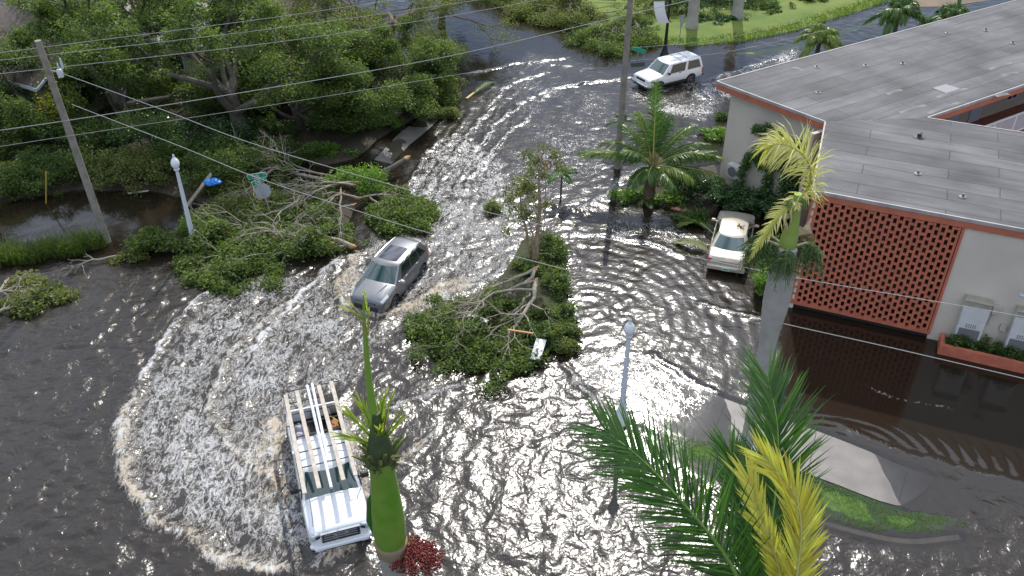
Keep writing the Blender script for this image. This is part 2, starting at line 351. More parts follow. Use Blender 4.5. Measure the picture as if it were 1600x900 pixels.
# ring ripples where water leaves the pavement
rp_ = np.hypot(X-P(1300, 720)[0], (Y-P(1300, 720)[1])*1.3); m_ = near(PW([(1150, 640), (1400, 700), (1600, 760), (1600, 700), (1400, 660), (1240, 640)]), .6)
H += .006*np.sin(rp_*2*pi/.45+3*fbm(X*.5, Y*.5))*m_*(dep > .1)
rp2 = np.hypot(X-P(898, 492)[0], Y-P(898, 492)[1]); m2 = near(PW([(900, 370), (1090, 400), (1200, 500), (1190, 560), (1040, 560), (900, 520)]), 1.0)
H += .0045*np.sin((rp2+1.2*fbm(X*.3, Y*.3))*2*pi/.55)*m2
H = np.where(dep < .03, np.minimum(H, .012), H)
A2 = np.clip(A+.5*foam, 0, 1.4)
wmesh = npmesh('flood_water', np.stack([X, Y, H], -1).reshape(-1, 3), gridfaces(len(wx), len(wy)), dict(foam=foam.ravel(), tan=np.clip(tan, 0, 1).ravel(), depth=np.clip(dep, 0, 1).ravel(), chop=A2.ravel()), True)
wm = bpy.data.materials.new('flood_water'); wm.use_nodes = True; t = wm.node_tree; t.nodes.clear(); l = t.links.new
out = N(t, 'ShaderNodeOutputMaterial'); co = N(t, 'ShaderNodeTexCoord')
def AT(n): return N(t, 'ShaderNodeAttribute', attribute_name=n).outputs['Fac']
def NZ(sc, det=4, rg=.55, dist=0., vec=None):
    n = N(t, 'ShaderNodeTexNoise'); n.inputs['Scale'].default_value = sc; n.inputs['Detail'].default_value = det; n.inputs['Roughness'].default_value = rg; n.inputs['Distortion'].default_value = dist
    l(vec or co.outputs['Object'], n.inputs['Vector']); return n.outputs['Fac']
def MA(op, a, b=None, clamp=False):
    n = N(t, 'ShaderNodeMath', operation=op, use_clamp=clamp)
    for i, v in enumerate((a, b)):
        if v is None: continue
        if isinstance(v, (int, float)): n.inputs[i].default_value = v
        else: l(v, n.inputs[i])
    return n.outputs[0]
def RMP(v, a, b, smooth_=True):
    n = N(t, 'ShaderNodeMapRange', interpolation_type='SMOOTHSTEP' if smooth_ else 'LINEAR'); n.inputs['From Min'].default_value = a; n.inputs['From Max'].default_value = b; l(v, n.inputs['Value']); return n.outputs[0]
a_foam, a_tan, a_dep, a_chop = AT('foam'), AT('tan'), AT('depth'), AT('chop')
fm_ = N(t, 'ShaderNodeMapping'); fm_.inputs['Rotation'].default_value = (0, 0, radians(-16)); fm_.inputs['Scale'].default_value = (1.15, .62, 1); l(co.outputs['Object'], fm_.inputs['Vector']); FV = fm_.outputs[0]
n1 = NZ(2.4, 6, .60, 1.0, FV); n2 = NZ(6.5, 5, .58, .8, FV)
# lace: thin ridges of a distorted noise
ridge = MA('SUBTRACT', 1.0, MA('MULTIPLY', MA('ABSOLUTE', MA('SUBTRACT', n1, .5)), 9.0), True)
ridge2 = MA('SUBTRACT', 1.0, MA('MULTIPLY', MA('ABSOLUTE', MA('SUBTRACT', n2, .5)), 8.0), True)
pat = MA('ADD', MA('MULTIPLY', ridge, .42), MA('ADD', MA('MULTIPLY', ridge2, .33), MA('MULTIPLY', NZ(16, 4, .6), .35)))
ff = MA('ADD', a_foam, MA('SUBTRACT', pat, 1.02))
foamfac = MA('MULTIPLY', RMP(ff, -.12, .50), .92)
bmp = N(t, 'ShaderNodeBump'); bmp.inputs['Distance'].default_value = .05
rip = MA('ADD', MA('MULTIPLY', NZ(5.0, 2, .5, .6), 1.0), MA('MULTIPLY', NZ(1.9, 2, .45, .5), 2.4))
rip = MA('ADD', rip, MA('MULTIPLY', MA('MULTIPLY', foamfac, NZ(13, 4, .6)), 1.6))
l(rip, bmp.inputs['Height']); l(MA('MULTIPLY', a_chop, .42, True), bmp.inputs['Strength'])
gl = N(t, 'ShaderNodeBsdfGlossy'); l(MA('ADD', .08, MA('MULTIPLY', a_chop, .15)), gl.inputs['Roughness']);  gl.inputs['Color'].default_value = (1, 1, 1, 1); l(bmp.outputs[0], gl.inputs['Normal'])
fr = N(t, 'ShaderNodeFresnel'); fr.inputs['IOR'].default_value = 1.48; l(bmp.outputs[0], fr.inputs['Normal'])
body = N(t, 'ShaderNodeBsdfDiffuse'); bc = N(t, 'ShaderNodeMixRGB'); bc.inputs['Color1'].default_value = (.018, .013, .0085, 1); bc.inputs['Color2'].default_value = (.055, .047, .038, 1)
l(MA('MULTIPLY', a_foam, .45, True), bc.inputs['Fac']); l(bc.outputs[0], body.inputs['Color'])
tr = N(t, 'ShaderNodeBsdfTransparent'); tr.inputs['Color'].default_value = (.96, .93, .87, 1)
murk = N(t, 'ShaderNodeMixShader'); l(RMP(a_dep, -.01, .20), murk.inputs[0]); l(tr.outputs[0], murk.inputs[1]); l(body.outputs[0], murk.inputs[2])
wat = N(t, 'ShaderNodeMixShader'); l(fr.outputs[0], wat.inputs[0]); l(murk.outputs[0], wat.inputs[1]); l(gl.outputs[0], wat.inputs[2])
fo = N(t, 'ShaderNodeBsdfPrincipled'); fc = N(t, 'ShaderNodeMixRGB'); fc.inputs['Color1'].default_value = (.58, .58, .575, 1); fc.inputs['Color2'].default_value = (.40, .315, .20, 1)
fo.inputs['Roughness'].default_value = .6
l(MA('MULTIPLY', a_tan, RMP(NZ(2.5, 4), .3, .55), True), fc.inputs['Fac']); l(fc.outputs[0], fo.inputs['Base Color']); l(bmp.outputs[0], fo.inputs['Normal'])
fin = N(t, 'ShaderNodeMixShader'); l(foamfac, fin.inputs[0]); l(wat.outputs[0], fin.inputs[1]); l(fo.outputs[0], fin.inputs[2]); l(fin.outputs[0], out.inputs['Surface'])
water = link('flood_water', wmesh, m=wm); tag(water, kind='structure')
del X, Y, H, foam, tan, dep, A, A2
# --- pavement, kerb, verge, lawn
conc = mat('concrete', (.20, .185, .172), .5, var=.3, vscale=1.2, col2=(.14, .128, .118), spec=.3, bump=.12, bscale=12)
def sheet(name, poly, hfun, m, step=.3, thick=.25):
    poly = np.asarray(poly); mb = MB(); bm = bmesh.new()
    vs = [bm.verts.new((p[0], p[1], 0)) for p in poly]; f = bm.faces.new(vs)
    bmesh.ops.triangulate(bm, faces=[f]); 
    lo = poly.min(0); hi = poly.max(0)
    for ax in (0, 1):
        for v in np.arange(lo[ax]+step, hi[ax], step):
            n_ = [0, 0, 0]; n_[ax] = 1; c0 = [0, 0, 0]; c0[ax] = v
            bmesh.ops.bisect_plane(bm, geom=bm.verts[:]+bm.edges[:]+bm.faces[:], plane_co=c0, plane_no=n_)
    q = np.array([v.co[:2] for v in bm.verts]); z = hfun(q[:, 0], q[:, 1])
    for v, zz in zip(bm.verts, z): v.co.z = zz
    ex = bmesh.ops.extrude_face_region(bm, geom=bm.faces[:]); 
    for v in ex['geom']:
        if isinstance(v, bmesh.types.BMVert): v.co.z -= thick
    bmesh.ops.recalc_face_normals(bm, faces=bm.faces)
    for e in bm.edges: e.smooth = not (len(e.link_faces) == 2 and e.calc_face_angle(0) > .7)
    for g in bm.faces: g.smooth = True
    me = bpy.data.meshes.new(name); bm.to_mesh(me); bm.free(); return link(name, me, m=m)
def hwalk(x, y): return -np.clip(.012+.02*(fbm(x*1.2, y*1.2)-.5)+.09*sstep(8.6, 3, x)+.11*sstep(11.8, 15.4, x)-.045*(sstep(7.5, 9, x)*sstep(13.6, 12.6, x)), -.03, .2)+.006*(fbm(x*.8, y*.8)-.5)
# slabs with joints between them: cut the strip in panels
du = (P(1400, 722)-P(1130, 622))[:2]; du /= np.hypot(*du)
wk = sheet('sidewalk', smooth(list(walk_poly)+[walk_poly[0]], 4)[:-1], hwalk, conc, .2); tag(wk, kind='structure')
jm = mat('joint_dark', (.05, .045, .04), .9)
mb = MB()
for (a, b) in (((1133, 632), (1108, 690)), ((1058, 586), (1028, 660)), ((1418, 735), (1404, 785)), ((1275, 677), (1262, 740))):
    p, q = P(a[0], a[1]), P(b[0], b[1]); pts = [p+(q-p)*k/8 for k in range(9)]
    d_ = q-p; d_ = np.array([-d_[1], d_[0], 0])/np.hypot(d_[0], d_[1])*.012
    mb.grid([[r+s*d_+np.array([0, 0, float(hwalk(r[0], r[1]))+.004]) for s in (-1, 1)] for r in pts])
tag(mb.build('sidewalk_joints', jm), kind='structure')
kb = MB(); kc = kerb_line
for i in range(len(kc)-1):
    pass
def ribbon(line, half, z0, z1):
    line = np.asarray(line); d_ = np.gradient(line, axis=0); n_ = np.stack([-d_[:, 1], d_[:, 0]], 1); n_ /= np.hypot(n_[:, 0], n_[:, 1])[:, None]
    a = line+n_*half; b = line-n_*half; z0 = np.broadcast_to(z0, len(line)); z1 = np.broadcast_to(z1, len(line)); v = []; f = []
    for i in range(len(line)): v += [(a[i][0], a[i][1], z1[i]), (b[i][0], b[i][1], z1[i]), (b[i][0], b[i][1], z0[i]), (a[i][0], a[i][1], z0[i])]
    for i in range(len(line)-1):
        for k in range(4): f.append((i*4+k, i*4+(k+1) % 4, i*4+4+(k+1) % 4, i*4+4+k))
    f += [(3, 2, 1, 0), tuple(4*(len(line)-1)+k for k in range(4))]
    return MB().add(v, f)
tag(ribbon(kerb_line, .10, -.4, -.008-.03*np.linspace(1, 0, len(kerb_line))**2-.03*np.linspace(0, 1, len(kerb_line))**3).build('kerb', mat('kerb_concrete', (.26, .21, .15), .7, var=.4, vscale=2)), kind='structure')
turf = mat('turf_soil', (.05, .10, .018), .9, col2=(.09, .15, .03), vscale=2.5, bump=.6, bscale=30)
gp = smooth(list(grass_poly)+[grass_poly[0]], 6)[:-1]; gp = gp+.28*np.stack([vn(gp[:, 0]*2.2, gp[:, 1]*2.2)-.5, vn(gp[:, 0]*2.2+9, gp[:, 1]*2.2)-.5], 1)
tag(sheet('grass_verge', gp, lambda x, y: -.018+.05*np.clip(sdist(x, y, gp), 0, .4)+.02*(fbm(x*1.5, y*1.5)-.5), turf, .25), kind='structure')
lawnm = mat('lawn', (.085, .145, .018), .9, col2=(.15, .19, .03), vscale=.5, bump=.8, bscale=20)
def inset_h(poly, top): return lambda x, y: -.02+top*sstep(0, 1.2, sdist(x, y, poly))+.03*(fbm(x*.5, y*.5)-.5)
tag(sheet('lawn', lawn_poly, lambda x, y: -.015+.27*sstep(0, 2.5, sdist(x, y, lawn_poly))+.05*(fbm(x*.4, y*.4)-.5), lawnm, 1.0), kind='structure')
tag(sheet('far_verge', verge_far, inset_h(verge_far, .06), lawnm, .6), kind='structure')
tag(sheet('driveway', drive_far, lambda x, y: .02+.05*(fbm(x*.6, y*.6)-.5), mat('brick_sand', (.17, .12, .075), .8, var=.4, vscale=.6), 1.0), kind='structure')
tag(sheet('side_path', side_walk_far, lambda x, y: .005+.07*(fbm(x*.9, y*.9)-.5), conc, .5), kind='structure')
mud = mat('island_soil', (.05, .04, .025), .95, var=.5, vscale=2, col2=(.045, .07, .02), bump=.5, bscale=6)
# painted bay lines under the shallow water of the car park
pm = mat('bay_paint', (.62, .56, .42), .7, var=.35, vscale=4)
wdir = np.array([.92, -.39]); nrm = np.array([-.39, -.92])
mb = MB()
for (a, b, c_, d_) in ((1283, 500, 1268, 552), (1589, 572, 1590, 642)):
    p, q = P(a, b), P(c_, d_)
    n_ = np.array([-(q-p)[1], (q-p)[0], 0]); n_ = n_/np.hypot(*n_[:2])*.06
    mb.add([p+n_-[0, 0, .03], p-n_-[0, 0, .03], q-n_-[0, 0, .05], q+n_-[0, 0, .05], p+n_-[0, 0, .5], p-n_-[0, 0, .5], q-n_-[0, 0, .5], q+n_-[0, 0, .5]], [(0, 1, 2, 3), (0, 4, 5, 1), (1, 5, 6, 2), (2, 6, 7, 3), (3, 7, 4, 0)])
tag(mb.build('bay_lines', pm), kind='structure')
# blades of grass
def blades(poly, n, hgt, wid, z0, name, m, lo=.2):
    poly = np.asarray(poly); a = poly.min(0); b = poly.max(0); p = rng.random((int(n*2.5), 2))*(b-a)+a
    p = p[poly_in(p[:, 0], p[:, 1], poly)]
    keep = fbm(p[:, 0]*1.6, p[:, 1]*1.6)+rng.random(len(p))*.25 > lo+.25; p = p[keep][:n]; k = len(p)
    th = rng.random(k)*6.28; h_ = hgt*(.5+rng.random(k)); ln = (rng.random((k, 2))-.5)*hgt*1.4; z = z0(p[:, 0], p[:, 1])
    d = np.stack([np.cos(th), np.sin(th)], 1)*wid
    V = np.zeros((k, 3, 3)); V[:, 0, :2] = p-d; V[:, 1, :2] = p+d; V[:, 2, :2] = p+ln; V[:, 0, 2] = z-.01; V[:, 1, 2] = z-.01; V[:, 2, 2] = z+h_
    tn = np.repeat(np.clip(rng.random(k)*.5+fbm(p[:, 0]*.8, p[:, 1]*.8)*.6, 0, 1), 3)
    o = link(name, npmesh(name, V.reshape(-1, 3), np.arange(3*k).reshape(-1, 3), dict(tint=tn)), m=m); tag(o, kind='stuff'); return o
gl1 = leafmat('grass_blades', (.06, .13, .015), (.17, .30, .05), .35, .6)
o = blades(gp, 22000, .07, .012, lambda x, y: -.018+0*x, 'verge_grass', gl1, .28); tag(o, 'short wet grass on the strip beside the flooded sidewalk', 'grass')
o = blades(lawn_poly[:8].tolist()+[[34, 80], [4, 80]], 30000, .10, .05, lambda x, y: .1+0*x, 'lawn_grass', leafmat('lawn_blades', (.07, .14, .015), (.19, .25, .045), .35, .6), .1); tag(o, 'bright mown grass of the far lawn beyond the street', 'grass')
# ============================================================ APARTMENT BUILDING
RZ = 5.75
A_ = P(1121, 127, RZ)[:2]; B_ = P(1290, 190, RZ)[:2]; C_ = P(1270, 297, RZ)[:2]; V_ = P(1447, 184, RZ)[:2]
uu = (P(1590, 0, RZ)-P(1121, 127, RZ))[:2]; uu /= np.hypot(*uu)      # along the far wing
ww = (P(1600, 358, RZ)-P(1270, 297, RZ))[:2]; ww /= np.hypot(*ww)    # along the near wing
un = np.array([uu[1], -uu[0]]); wn = np.array([ww[1], -ww[0]])       # outward towards the camera
if wn[1] > 0: wn = -wn
if un[1] > 0: un = -un
LEN = 34.0
A2_, D2_ = A_+uu*LEN, C_+ww*LEN
Vu_, Vw_ = V_+uu*LEN, V_+ww*LEN
bld = thing('apartment_building', 'two storey beige apartment building with flat grey roof and terracotta brick screen', 'building', (C_[0], C_[1], 0))
bl = Matrix.Translation((-C_[0], -C_[1], 0))
def part(mb, name, m, parent=None, **k):
    mb.xf(bl); return mb.build(name, m, parent or bld, **k)
# roofing felt with laps
rm = bpy.data.materials.new('roofing_felt'); rm.use_nodes = True; t = rm.node_tree; b_ = t.nodes['Principled BSDF']; l = t.links.new
uv = N(t, 'ShaderNodeUVMap'); bk = N(t, 'ShaderNodeTexBrick'); bk.offset = .37; bk.inputs['Scale'].default_value = 1
bk.inputs['Brick Width'].default_value = 5.2; bk.inputs['Row Height'].default_value = .92; bk.inputs['Mortar Size'].default_value = .026; bk.inputs['Mortar Smooth'].default_value = .6
bk.inputs['Color1'].default_value = (.088, .086, .090, 1); bk.inputs['Color2'].default_value = (.125, .122, .127, 1); bk.inputs['Mortar'].default_value = (.06, .058, .061, 1)
nm = N(t, 'ShaderNodeMapping'); nm.inputs['Scale'].default_value = (.35, 2.2, 1); n3 = N(t, 'ShaderNodeTexNoise'); n3.inputs['Scale'].default_value = 1.3; n3.inputs['Detail'].default_value = 8; n3.inputs['Roughness'].default_value = .65
mr = N(t, 'ShaderNodeMapRange'); mr.inputs['From Min'].default_value = .3; mr.inputs['From Max'].default_value = .7; mr.inputs['To Min'].default_value = .78; mr.inputs['To Max'].default_value = 1.2
mu = N(t, 'ShaderNodeMixRGB', blend_type='MULTIPLY'); mu.inputs[0].default_value = 1
n4 = N(t, 'ShaderNodeTexNoise'); n4.inputs['Scale'].default_value = .35; n4.inputs['Detail'].default_value = 5; mr2 = N(t, 'ShaderNodeMapRange'); mr2.inputs['To Min'].default_value = .62; mr2.inputs['To Max'].default_value = 1.35; mr2.inputs['From Min'].default_value = .3; mr2.inputs['From Max'].default_value = .7
mu2 = N(t, 'ShaderNodeMixRGB', blend_type='MULTIPLY'); mu2.inputs[0].default_value = 1
ds_ = N(t, 'ShaderNodeVectorMath', operation='ADD'); dn = N(t, 'ShaderNodeTexNoise'); dn.inputs['Scale'].default_value = .7; dsc = N(t, 'ShaderNodeVectorMath', operation='SCALE'); dsc.inputs['Scale'].default_value = .10
l(uv.outputs[0], dn.inputs['Vector']); l(dn.outputs['Color'], dsc.inputs[0]); l(uv.outputs[0], ds_.inputs[0]); l(dsc.outputs[0], ds_.inputs[1])
l(ds_.outputs[0], bk.inputs['Vector']); l(uv.outputs[0], nm.inputs['Vector']); l(nm.outputs[0], n3.inputs['Vector']); l(n3.outputs['Fac'], mr.inputs['Value']); l(uv.outputs[0], n4.inputs['Vector']); l(n4.outputs['Fac'], mr2.inputs['Value'])
l(bk.outputs['Color'], mu.inputs['Color1']); l(mr.outputs[0], mu.inputs['Color2']); l(mu.outputs[0], mu2.inputs['Color1']); l(mr2.outputs[0], mu2.inputs['Color2']); l(mu2.outputs[0], b_.inputs['Base Color'])
bp = N(t, 'ShaderNodeBump'); bp.inputs['Strength'].default_value = .5; bp.inputs['Distance'].default_value = .03; iv = N(t, 'ShaderNodeMath', operation='SUBTRACT'); iv.inputs[0].default_value = 1
ad = N(t, 'ShaderNodeMath', operation='ADD'); l(bk.outputs['Fac'], iv.inputs[1]); l(iv.outputs[0], ad.inputs[0]); l(n3.outputs['Fac'], ad.inputs[1]); l(ad.outputs[0], bp.inputs['Height']); l(bp.outputs[0], b_.inputs['Normal'])
b_.inputs['Roughness'].default_value = .75; b_.inputs['Specular IOR Level'].default_value = .35
def roof(poly, ax, name):
    mb = MB(); mb.prism([p for p in poly], RZ-.12, RZ); mb.xf(bl); me = mb.mesh(name, 0)
    uvl = me.uv_layers.new(name='UVMap'); n_ = np.array([-ax[1], ax[0]])
    for lp in me.loops:
        co_ = me.vertices[lp.vertex_index].co; q = np.array([co_.x, co_.y]); uvl.data[lp.index].uv = (float(q@ax)+50.3, float(q@n_)+50.2)
    return link(name, me, bld, rm)
r1 = roof([A_, B_, V_, Vu_, A2_], uu, 'roof'); tag(r1, 'roof of the wing running towards the lawn'); r2 = roof([B_, C_, D2_, Vw_, V_], ww, 'roof'); tag(r2, 'roof of the wing above the brick screen')
terra = mat('terracotta_paint', (.50, .15, .085), .55, var=.2, vscale=2, bump=.1)
trim = mat('roof_edge_metal', (.40, .37, .36), .4, var=.25, vscale=2)
stucco = mat('beige_stucco', (.62, .56, .48), .85, var=.12, vscale=.5, col2=(.55, .49, .42), bump=.3, bscale=25)
def edgebox(p, q, out_, z0, z1, d0, d1, mb):
    """box along p->q, from d0 to d1 measured outward"""
    p = np.asarray(p); q = np.asarray(q); o = np.asarray(out_)
    mb.prism([p+o*d0, q+o*d0, q+o*d1, p+o*d1], z0, z1); return mb
endA = -uu; endB = -ww
fas = MB(); tr_ = MB()
for p, q, o in ((A_, B_, endA), (B_, C_, endB), (C_, D2_, wn), (V_, Vu_, un), (A_, A2_, -un)):
    edgebox(p, q, o, RZ-.40, RZ-.125, -.05, .03, fas); edgebox(p, q, o, RZ-.123, RZ+.02, -.02, .05, tr_)
edgebox(V_, Vw_, -wn, RZ-.40, RZ-.125, -.05, .03, fas); edgebox(V_, Vw_, -wn, RZ-.123, RZ+.02, -.02, .05, tr_)
part(fas, 'fascia', terra); part(tr_, 'roof_trim', trim)
# walls of the far wing: end wall (inset under the eave), courtyard wall, back wall
ins = .55
a0 = A_+uu*ins+un*ins; b0 = B_+uu*ins
wl = MB()
edgebox(a0, b0+un*2.0, endA, -.4, RZ-.41, -.22, 0, wl)
part(wl, 'wall', stucco)
wl = MB(); edgebox(a0+uu*.2, a0+uu*LEN, un, -.4, RZ-.41, 0, -.2, wl); part(wl, 'wall', stucco)
cw = V_-un*2.05   # courtyard wall line, under the eave
wl = MB(); edgebox(cw-uu*5, cw+uu*LEN, un, -.4, RZ-.41, -.2, 0, wl); part(wl, 'wall', mat('beige_court', (.56, .47, .38), .85, var=.1))
fl = MB(); edgebox(cw-uu*5, cw+uu*LEN, un, 2.75, 2.95, .003, 2.02, fl); part(fl, 'walkway', mat('red_floor', (.24, .085, .05), .7, var=.2))
rl = MB(); pl = MB()
e0 = cw-uu*5+un*1.98
edgebox(e0, e0+uu*(LEN+5), un, 3.95, 4.02, -.04, .04, rl); edgebox(e0, e0+uu*(LEN+5), un, 2.953, 3.02, -.03, .03, rl)
for k in range(22): p = e0+uu*(k*1.8+.4); rl.box((p[0], p[1], 3.485), (.05, .05, .92))
edgebox(e0, e0+uu*(LEN+5), un, 3.03, 3.94, -.008, .008, pl)
part(rl, 'railing', mat('white_rail', (.75, .74, .75), .4)); part(pl, 'railing_panel', mat('pale_panel', (.46, .42, .46), .5, var=.1))
glass = mat('dark_glass', (.012, .016, .018), .06, spec=.8)
wwhite = mat('white_frame', (.72, .73, .74), .45)
def face_unit(o, ax, out_, w0, w1, z0, z1, depth=.05, frame=.06, name='window', gm=None, fm=None, panel=None):
    """framed opening on a wall line; o origin point"""
    fr_ = MB()
    for (s0, s1, q0, q1) in ((w0, w1, z1-frame, z1), (w0, w1, z0, z0+frame), (w0, w0+frame, z0+frame, z1-frame), (w1-frame, w1, z0+frame, z1-frame), ((w0+w1)/2-.02, (w0+w1)/2+.02, z0+frame, z1-frame)):
        edgebox(o+ax*s0, o+ax*s1, out_, q0, q1, .002, depth, fr_)
    f = part(fr_, name, fm or wwhite)
    g_ = MB(); edgebox(o+ax*(w0+frame), o+ax*(w1-frame), out_, z0+frame, z1-frame, .001, depth*.4, g_); part(g_, 'pane', gm or glass, f).matrix_parent_inverse = Matrix()
    return f
teal = mat('teal_glass', (.03, .13, .13), .1, spec=.7)
ab = (B_-A_)/np.hypot(*(B_-A_))
face_unit(a0, ab, endA, 2.9, 3.9, 3.55, 4.55, gm=teal); face_unit(a0, ab, endA, 4.25, 4.95, 3.55, 4.4, gm=teal)
# courtyard doors and window
for s0, kind in ((3.1, 'w'), (5.2, 'd'), (7.1, 'd'), (10.2, 'w')):
    if kind == 'd':
        d_ = MB(); edgebox(cw+uu*s0, cw+uu*(s0+.95), un, 2.955, 5.0, .003, .06, d_); dd = part(d_, 'door', mat('grey_door', (.50, .54, .60), .5))
        g_ = MB(); edgebox(cw+uu*(s0+.12), cw+uu*(s0+.83), un, 3.9, 4.85, .061, .07, g_); part(g_, 'pane', glass, dd)
        g_ = MB(); edgebox(cw+uu*(s0+.86), cw+uu*(s0+.90), un, 3.9, 4.0, .061, .12, g_); part(g_, 'handle', mat('chrome', (.6, .6, .6), .2, 1), dd)
    else: face_unit(cw, uu, un, s0, s0+.95, 3.5, 4.9)
lg = MB(); edgebox(cw+uu*.9, cw+uu*2.2, un, 4.25, 4.42, .003, .35, lg); part(lg, 'ledge', terra)
# near wing
wl = MB(); S0 = C_+ww*.02; S1 = C_+ww*5.66
edgebox(S1, D2_, wn, -.4, RZ-.41, -.22, -.03, wl); part(wl, 'wall', stucco)
wl = MB(); edgebox(C_, C_-wn*6.2, endB, -.4, RZ-.41, -.22, -.02, wl); part(wl, 'wall', stucco)
wl = MB(); edgebox(Vw_, V_, -wn, -.4, RZ-.41, -.2, -.02, wl); part(wl, 'wall', stucco)
darkw = mat('shaded_passage_wall', (.10, .085, .07), .9, var=.3)  # wall and landing coloured dark to give the shade behind the screen
wl = MB(); edgebox(C_+ww*.25, S1, wn, -.4, RZ-.41, -1.5, -1.35, wl); edgebox(S1, S1+ww*.15, wn, -.4, RZ-.41, -1.34, -.23, wl); part(wl, 'shaded_passage_wall', darkw)
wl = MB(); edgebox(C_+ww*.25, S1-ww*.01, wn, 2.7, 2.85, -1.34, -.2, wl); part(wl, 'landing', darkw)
# brick screen: columns of block with staggered openings, frame all round
brick = mat('brick_screen', (.53, .155, .088), .7, var=.3, vscale=3, col2=(.42, .12, .07), bump=.3, bscale=30)
sc = MB(); z0, z1 = .38, RZ-.42; wid = 5.60; nc = 25; pit = (wid-.12)/nc
for k in range(nc+1):
    s = .02+k*pit; edgebox(C_+ww*s, C_+ww*(s+.088), wn, z0, z1, -.07, .02, sc)
rowp = .345; nrow = int((z1-z0)/rowp)
for k in range(nc):
    s = .02+k*pit+.088; e = .02+(k+1)*pit; off = 0 if k % 2 else rowp/2
    z = z0-.001; zz = [z0]
    cur = z0+off-rowp/2
    while cur < z1:
        lo_, hi_ = max(z0, cur), min(z1, cur+.10)
        if hi_-lo_ > .01: edgebox(C_+ww*(s+.0005), C_+ww*(e-.0005), wn, lo_, hi_, -.067, .017, sc)
        cur += rowp
edgebox(C_+ww*.02, C_+ww*(wid+.02), wn, z0-.14, z0-.002, -.15, .03, sc)
edgebox(C_+ww*(wid+.021), C_+ww*(wid+.12), wn, z0-.14, z1, -.15, .028, sc)
part(sc, 'breeze_block_screen', brick, sm=0)
ft = MB(); edgebox(C_+ww*.02, S1, wn, -.4, z0-.145, -1.3, -.12, ft); part(ft, 'recess_shade', mat('recess_shade_black', (.02, .018, .015), .8))  # shade of the recess under the screen, put in as a black block
# roof vents, patch, curled laps
vents = ((1278, 145, 0), (1352, 103, 0), (1410, 100, 1), (1582, 68, 1), (1540, 48, 1), (1480, 52, 0), (1436, 214, 2), (1434, 272, 1), (1504, 308, 1), (1276, 105, 0))
for (a, b, kd) in vents:
    p = P(a, b, RZ)[:2]; v = MB()
    if kd == 2: v.lathe([(.28, RZ+.003), (.28, RZ+.02), (.09, RZ+.04), (.09, RZ+.18), (.13, RZ+.19), (.0, RZ+.24)], 12, (p[0], p[1], 0))
    else: v.lathe([(.16, RZ+.003), (.15, RZ+.03), (.05, RZ+.05), (.045, RZ+.12+.04*kd), (.0, RZ+.13+.04*kd)], 12, (p[0], p[1], 0))
    part(v, 'roof_vent', mat('vent_dark', (.05, .05, .05), .6) if kd == 2 else mat('vent_grey', (.19, .185, .185), .6, var=.2))
v = MB(); q = [P(a, b, RZ)[:2] for a, b in ((1457, 138), (1478, 132), (1500, 139), (1478, 146))]; v.prism(q, RZ+.002, RZ+.02); part(v, 'roof_patch', mat('felt_patch', (.24, .24, .25), .7))
for (a, b, c_, d_) in ((1463, 152, 1510, 138), (1450, 177, 1497, 160), (1405, 176, 1445, 164), (1545, 108, 1580, 98), (1565, 118, 1590, 113), (1555, 150, 1575, 146), (1240, 105, 1256, 111), (1385, 147, 1408, 140)):
    p, q = P(a, b, RZ), P(c_, d_, RZ); d2 = (q-p); n_ = np.array([-d2[1], d2[0], 0])/np.hypot(d2[0], d2[1])
    v = MB(); G = []
    for k in range(9):
        u = k/8; m_ = p+d2*u; h_ = .07*sin(pi*u)
        G.append([m_-n_*.14+[0, 0, .004], m_-n_*.05+[0, 0, h_*.8+.006], m_+n_*.02+[0, 0, h_+.008], m_+n_*.07+[0, 0, .004]])
    v.grid(G); part(v, 'curled_felt', mat('felt_light', (.17, .168, .17), .7))
# ---- wall mounted air conditioners standing in the planter
def wall_unit(s, lab, w_=.95, h_=1.95):
    o = C_+ww*s+wn*.0; th = thing('air_conditioner', lab, 'air conditioner', (o[0], o[1], .50), math.atan2(ww[1], ww[0]), 'tall wall air conditioners')
    b = MB(); b.box((0, -.20, h_/2), (w_, .38, h_), bev=.02); b.build('cabinet', mat('ac_white', (.62, .62, .61), .5, var=.12, vscale=3), th)
    b = MB(); b.box((0, -.21, h_+.02), (w_+.06, .46, .04), bev=.01); b.box((0, -.392, h_-.12), (w_+.01, .01, .26)); b.build('top_cover', mat('ac_beige', (.42, .40, .32), .6, var=.3), th)
    b = MB(); b.box((0, -.395, .38), (w_*.80, .02, .56)); b.build('grille', mat('ac_grille', (.16, .16, .165), .6), th)
    b = MB()
    for k in range(5):
        for r in range(2): b.box((-.16+k*.08, -.393, .86-r*.10), (.045, .012, .08))
    b.build('louvre', mat('ac_louvre', (.25, .25, .25), .6), th)
    return th
wall_unit(7.0, 'tall white wall air conditioner standing in the planter near the brick screen')
wall_unit(8.85, 'tall white wall air conditioner cut by the right edge of the photo')
mbx = MB(); o = C_+ww*7.72
bx = thing('electrical_box', 'small beige electrical box on the wall right of the air conditioner', 'electrical box', (o[0], o[1], 2.1), math.atan2(ww[1], ww[0]))
b = MB(); b.box((0, -.05, .0), (.3, .12, .38), bev=.01); b.build('housing', mat('box_beige', (.48, .45, .40), .6), bx); b = MB(); b.tube([(-.08, -.03, -.19), (-.10, -.03, -.7), (-.25, -.03, -1.0)], .02); b.build('conduit', mat('box_beige', (.4, .38, .35), .6), bx)
o = C_+ww*8.16
bx = thing('electrical_box', 'small beige meter box on the wall beside the right edge', 'electrical box', (o[0], o[1], 1.35), math.atan2(ww[1], ww[0]))
b = MB(); b.box((0, -.05, .0), (.22, .12, .3), bev=.01); b.build('housing', MT['box_beige'], bx); b = MB(); b.tube([(0, -.03, -.15), (0, -.03, -.9)], .025); b.build('conduit', MT['box_beige'], bx)
o = C_+ww*8.45
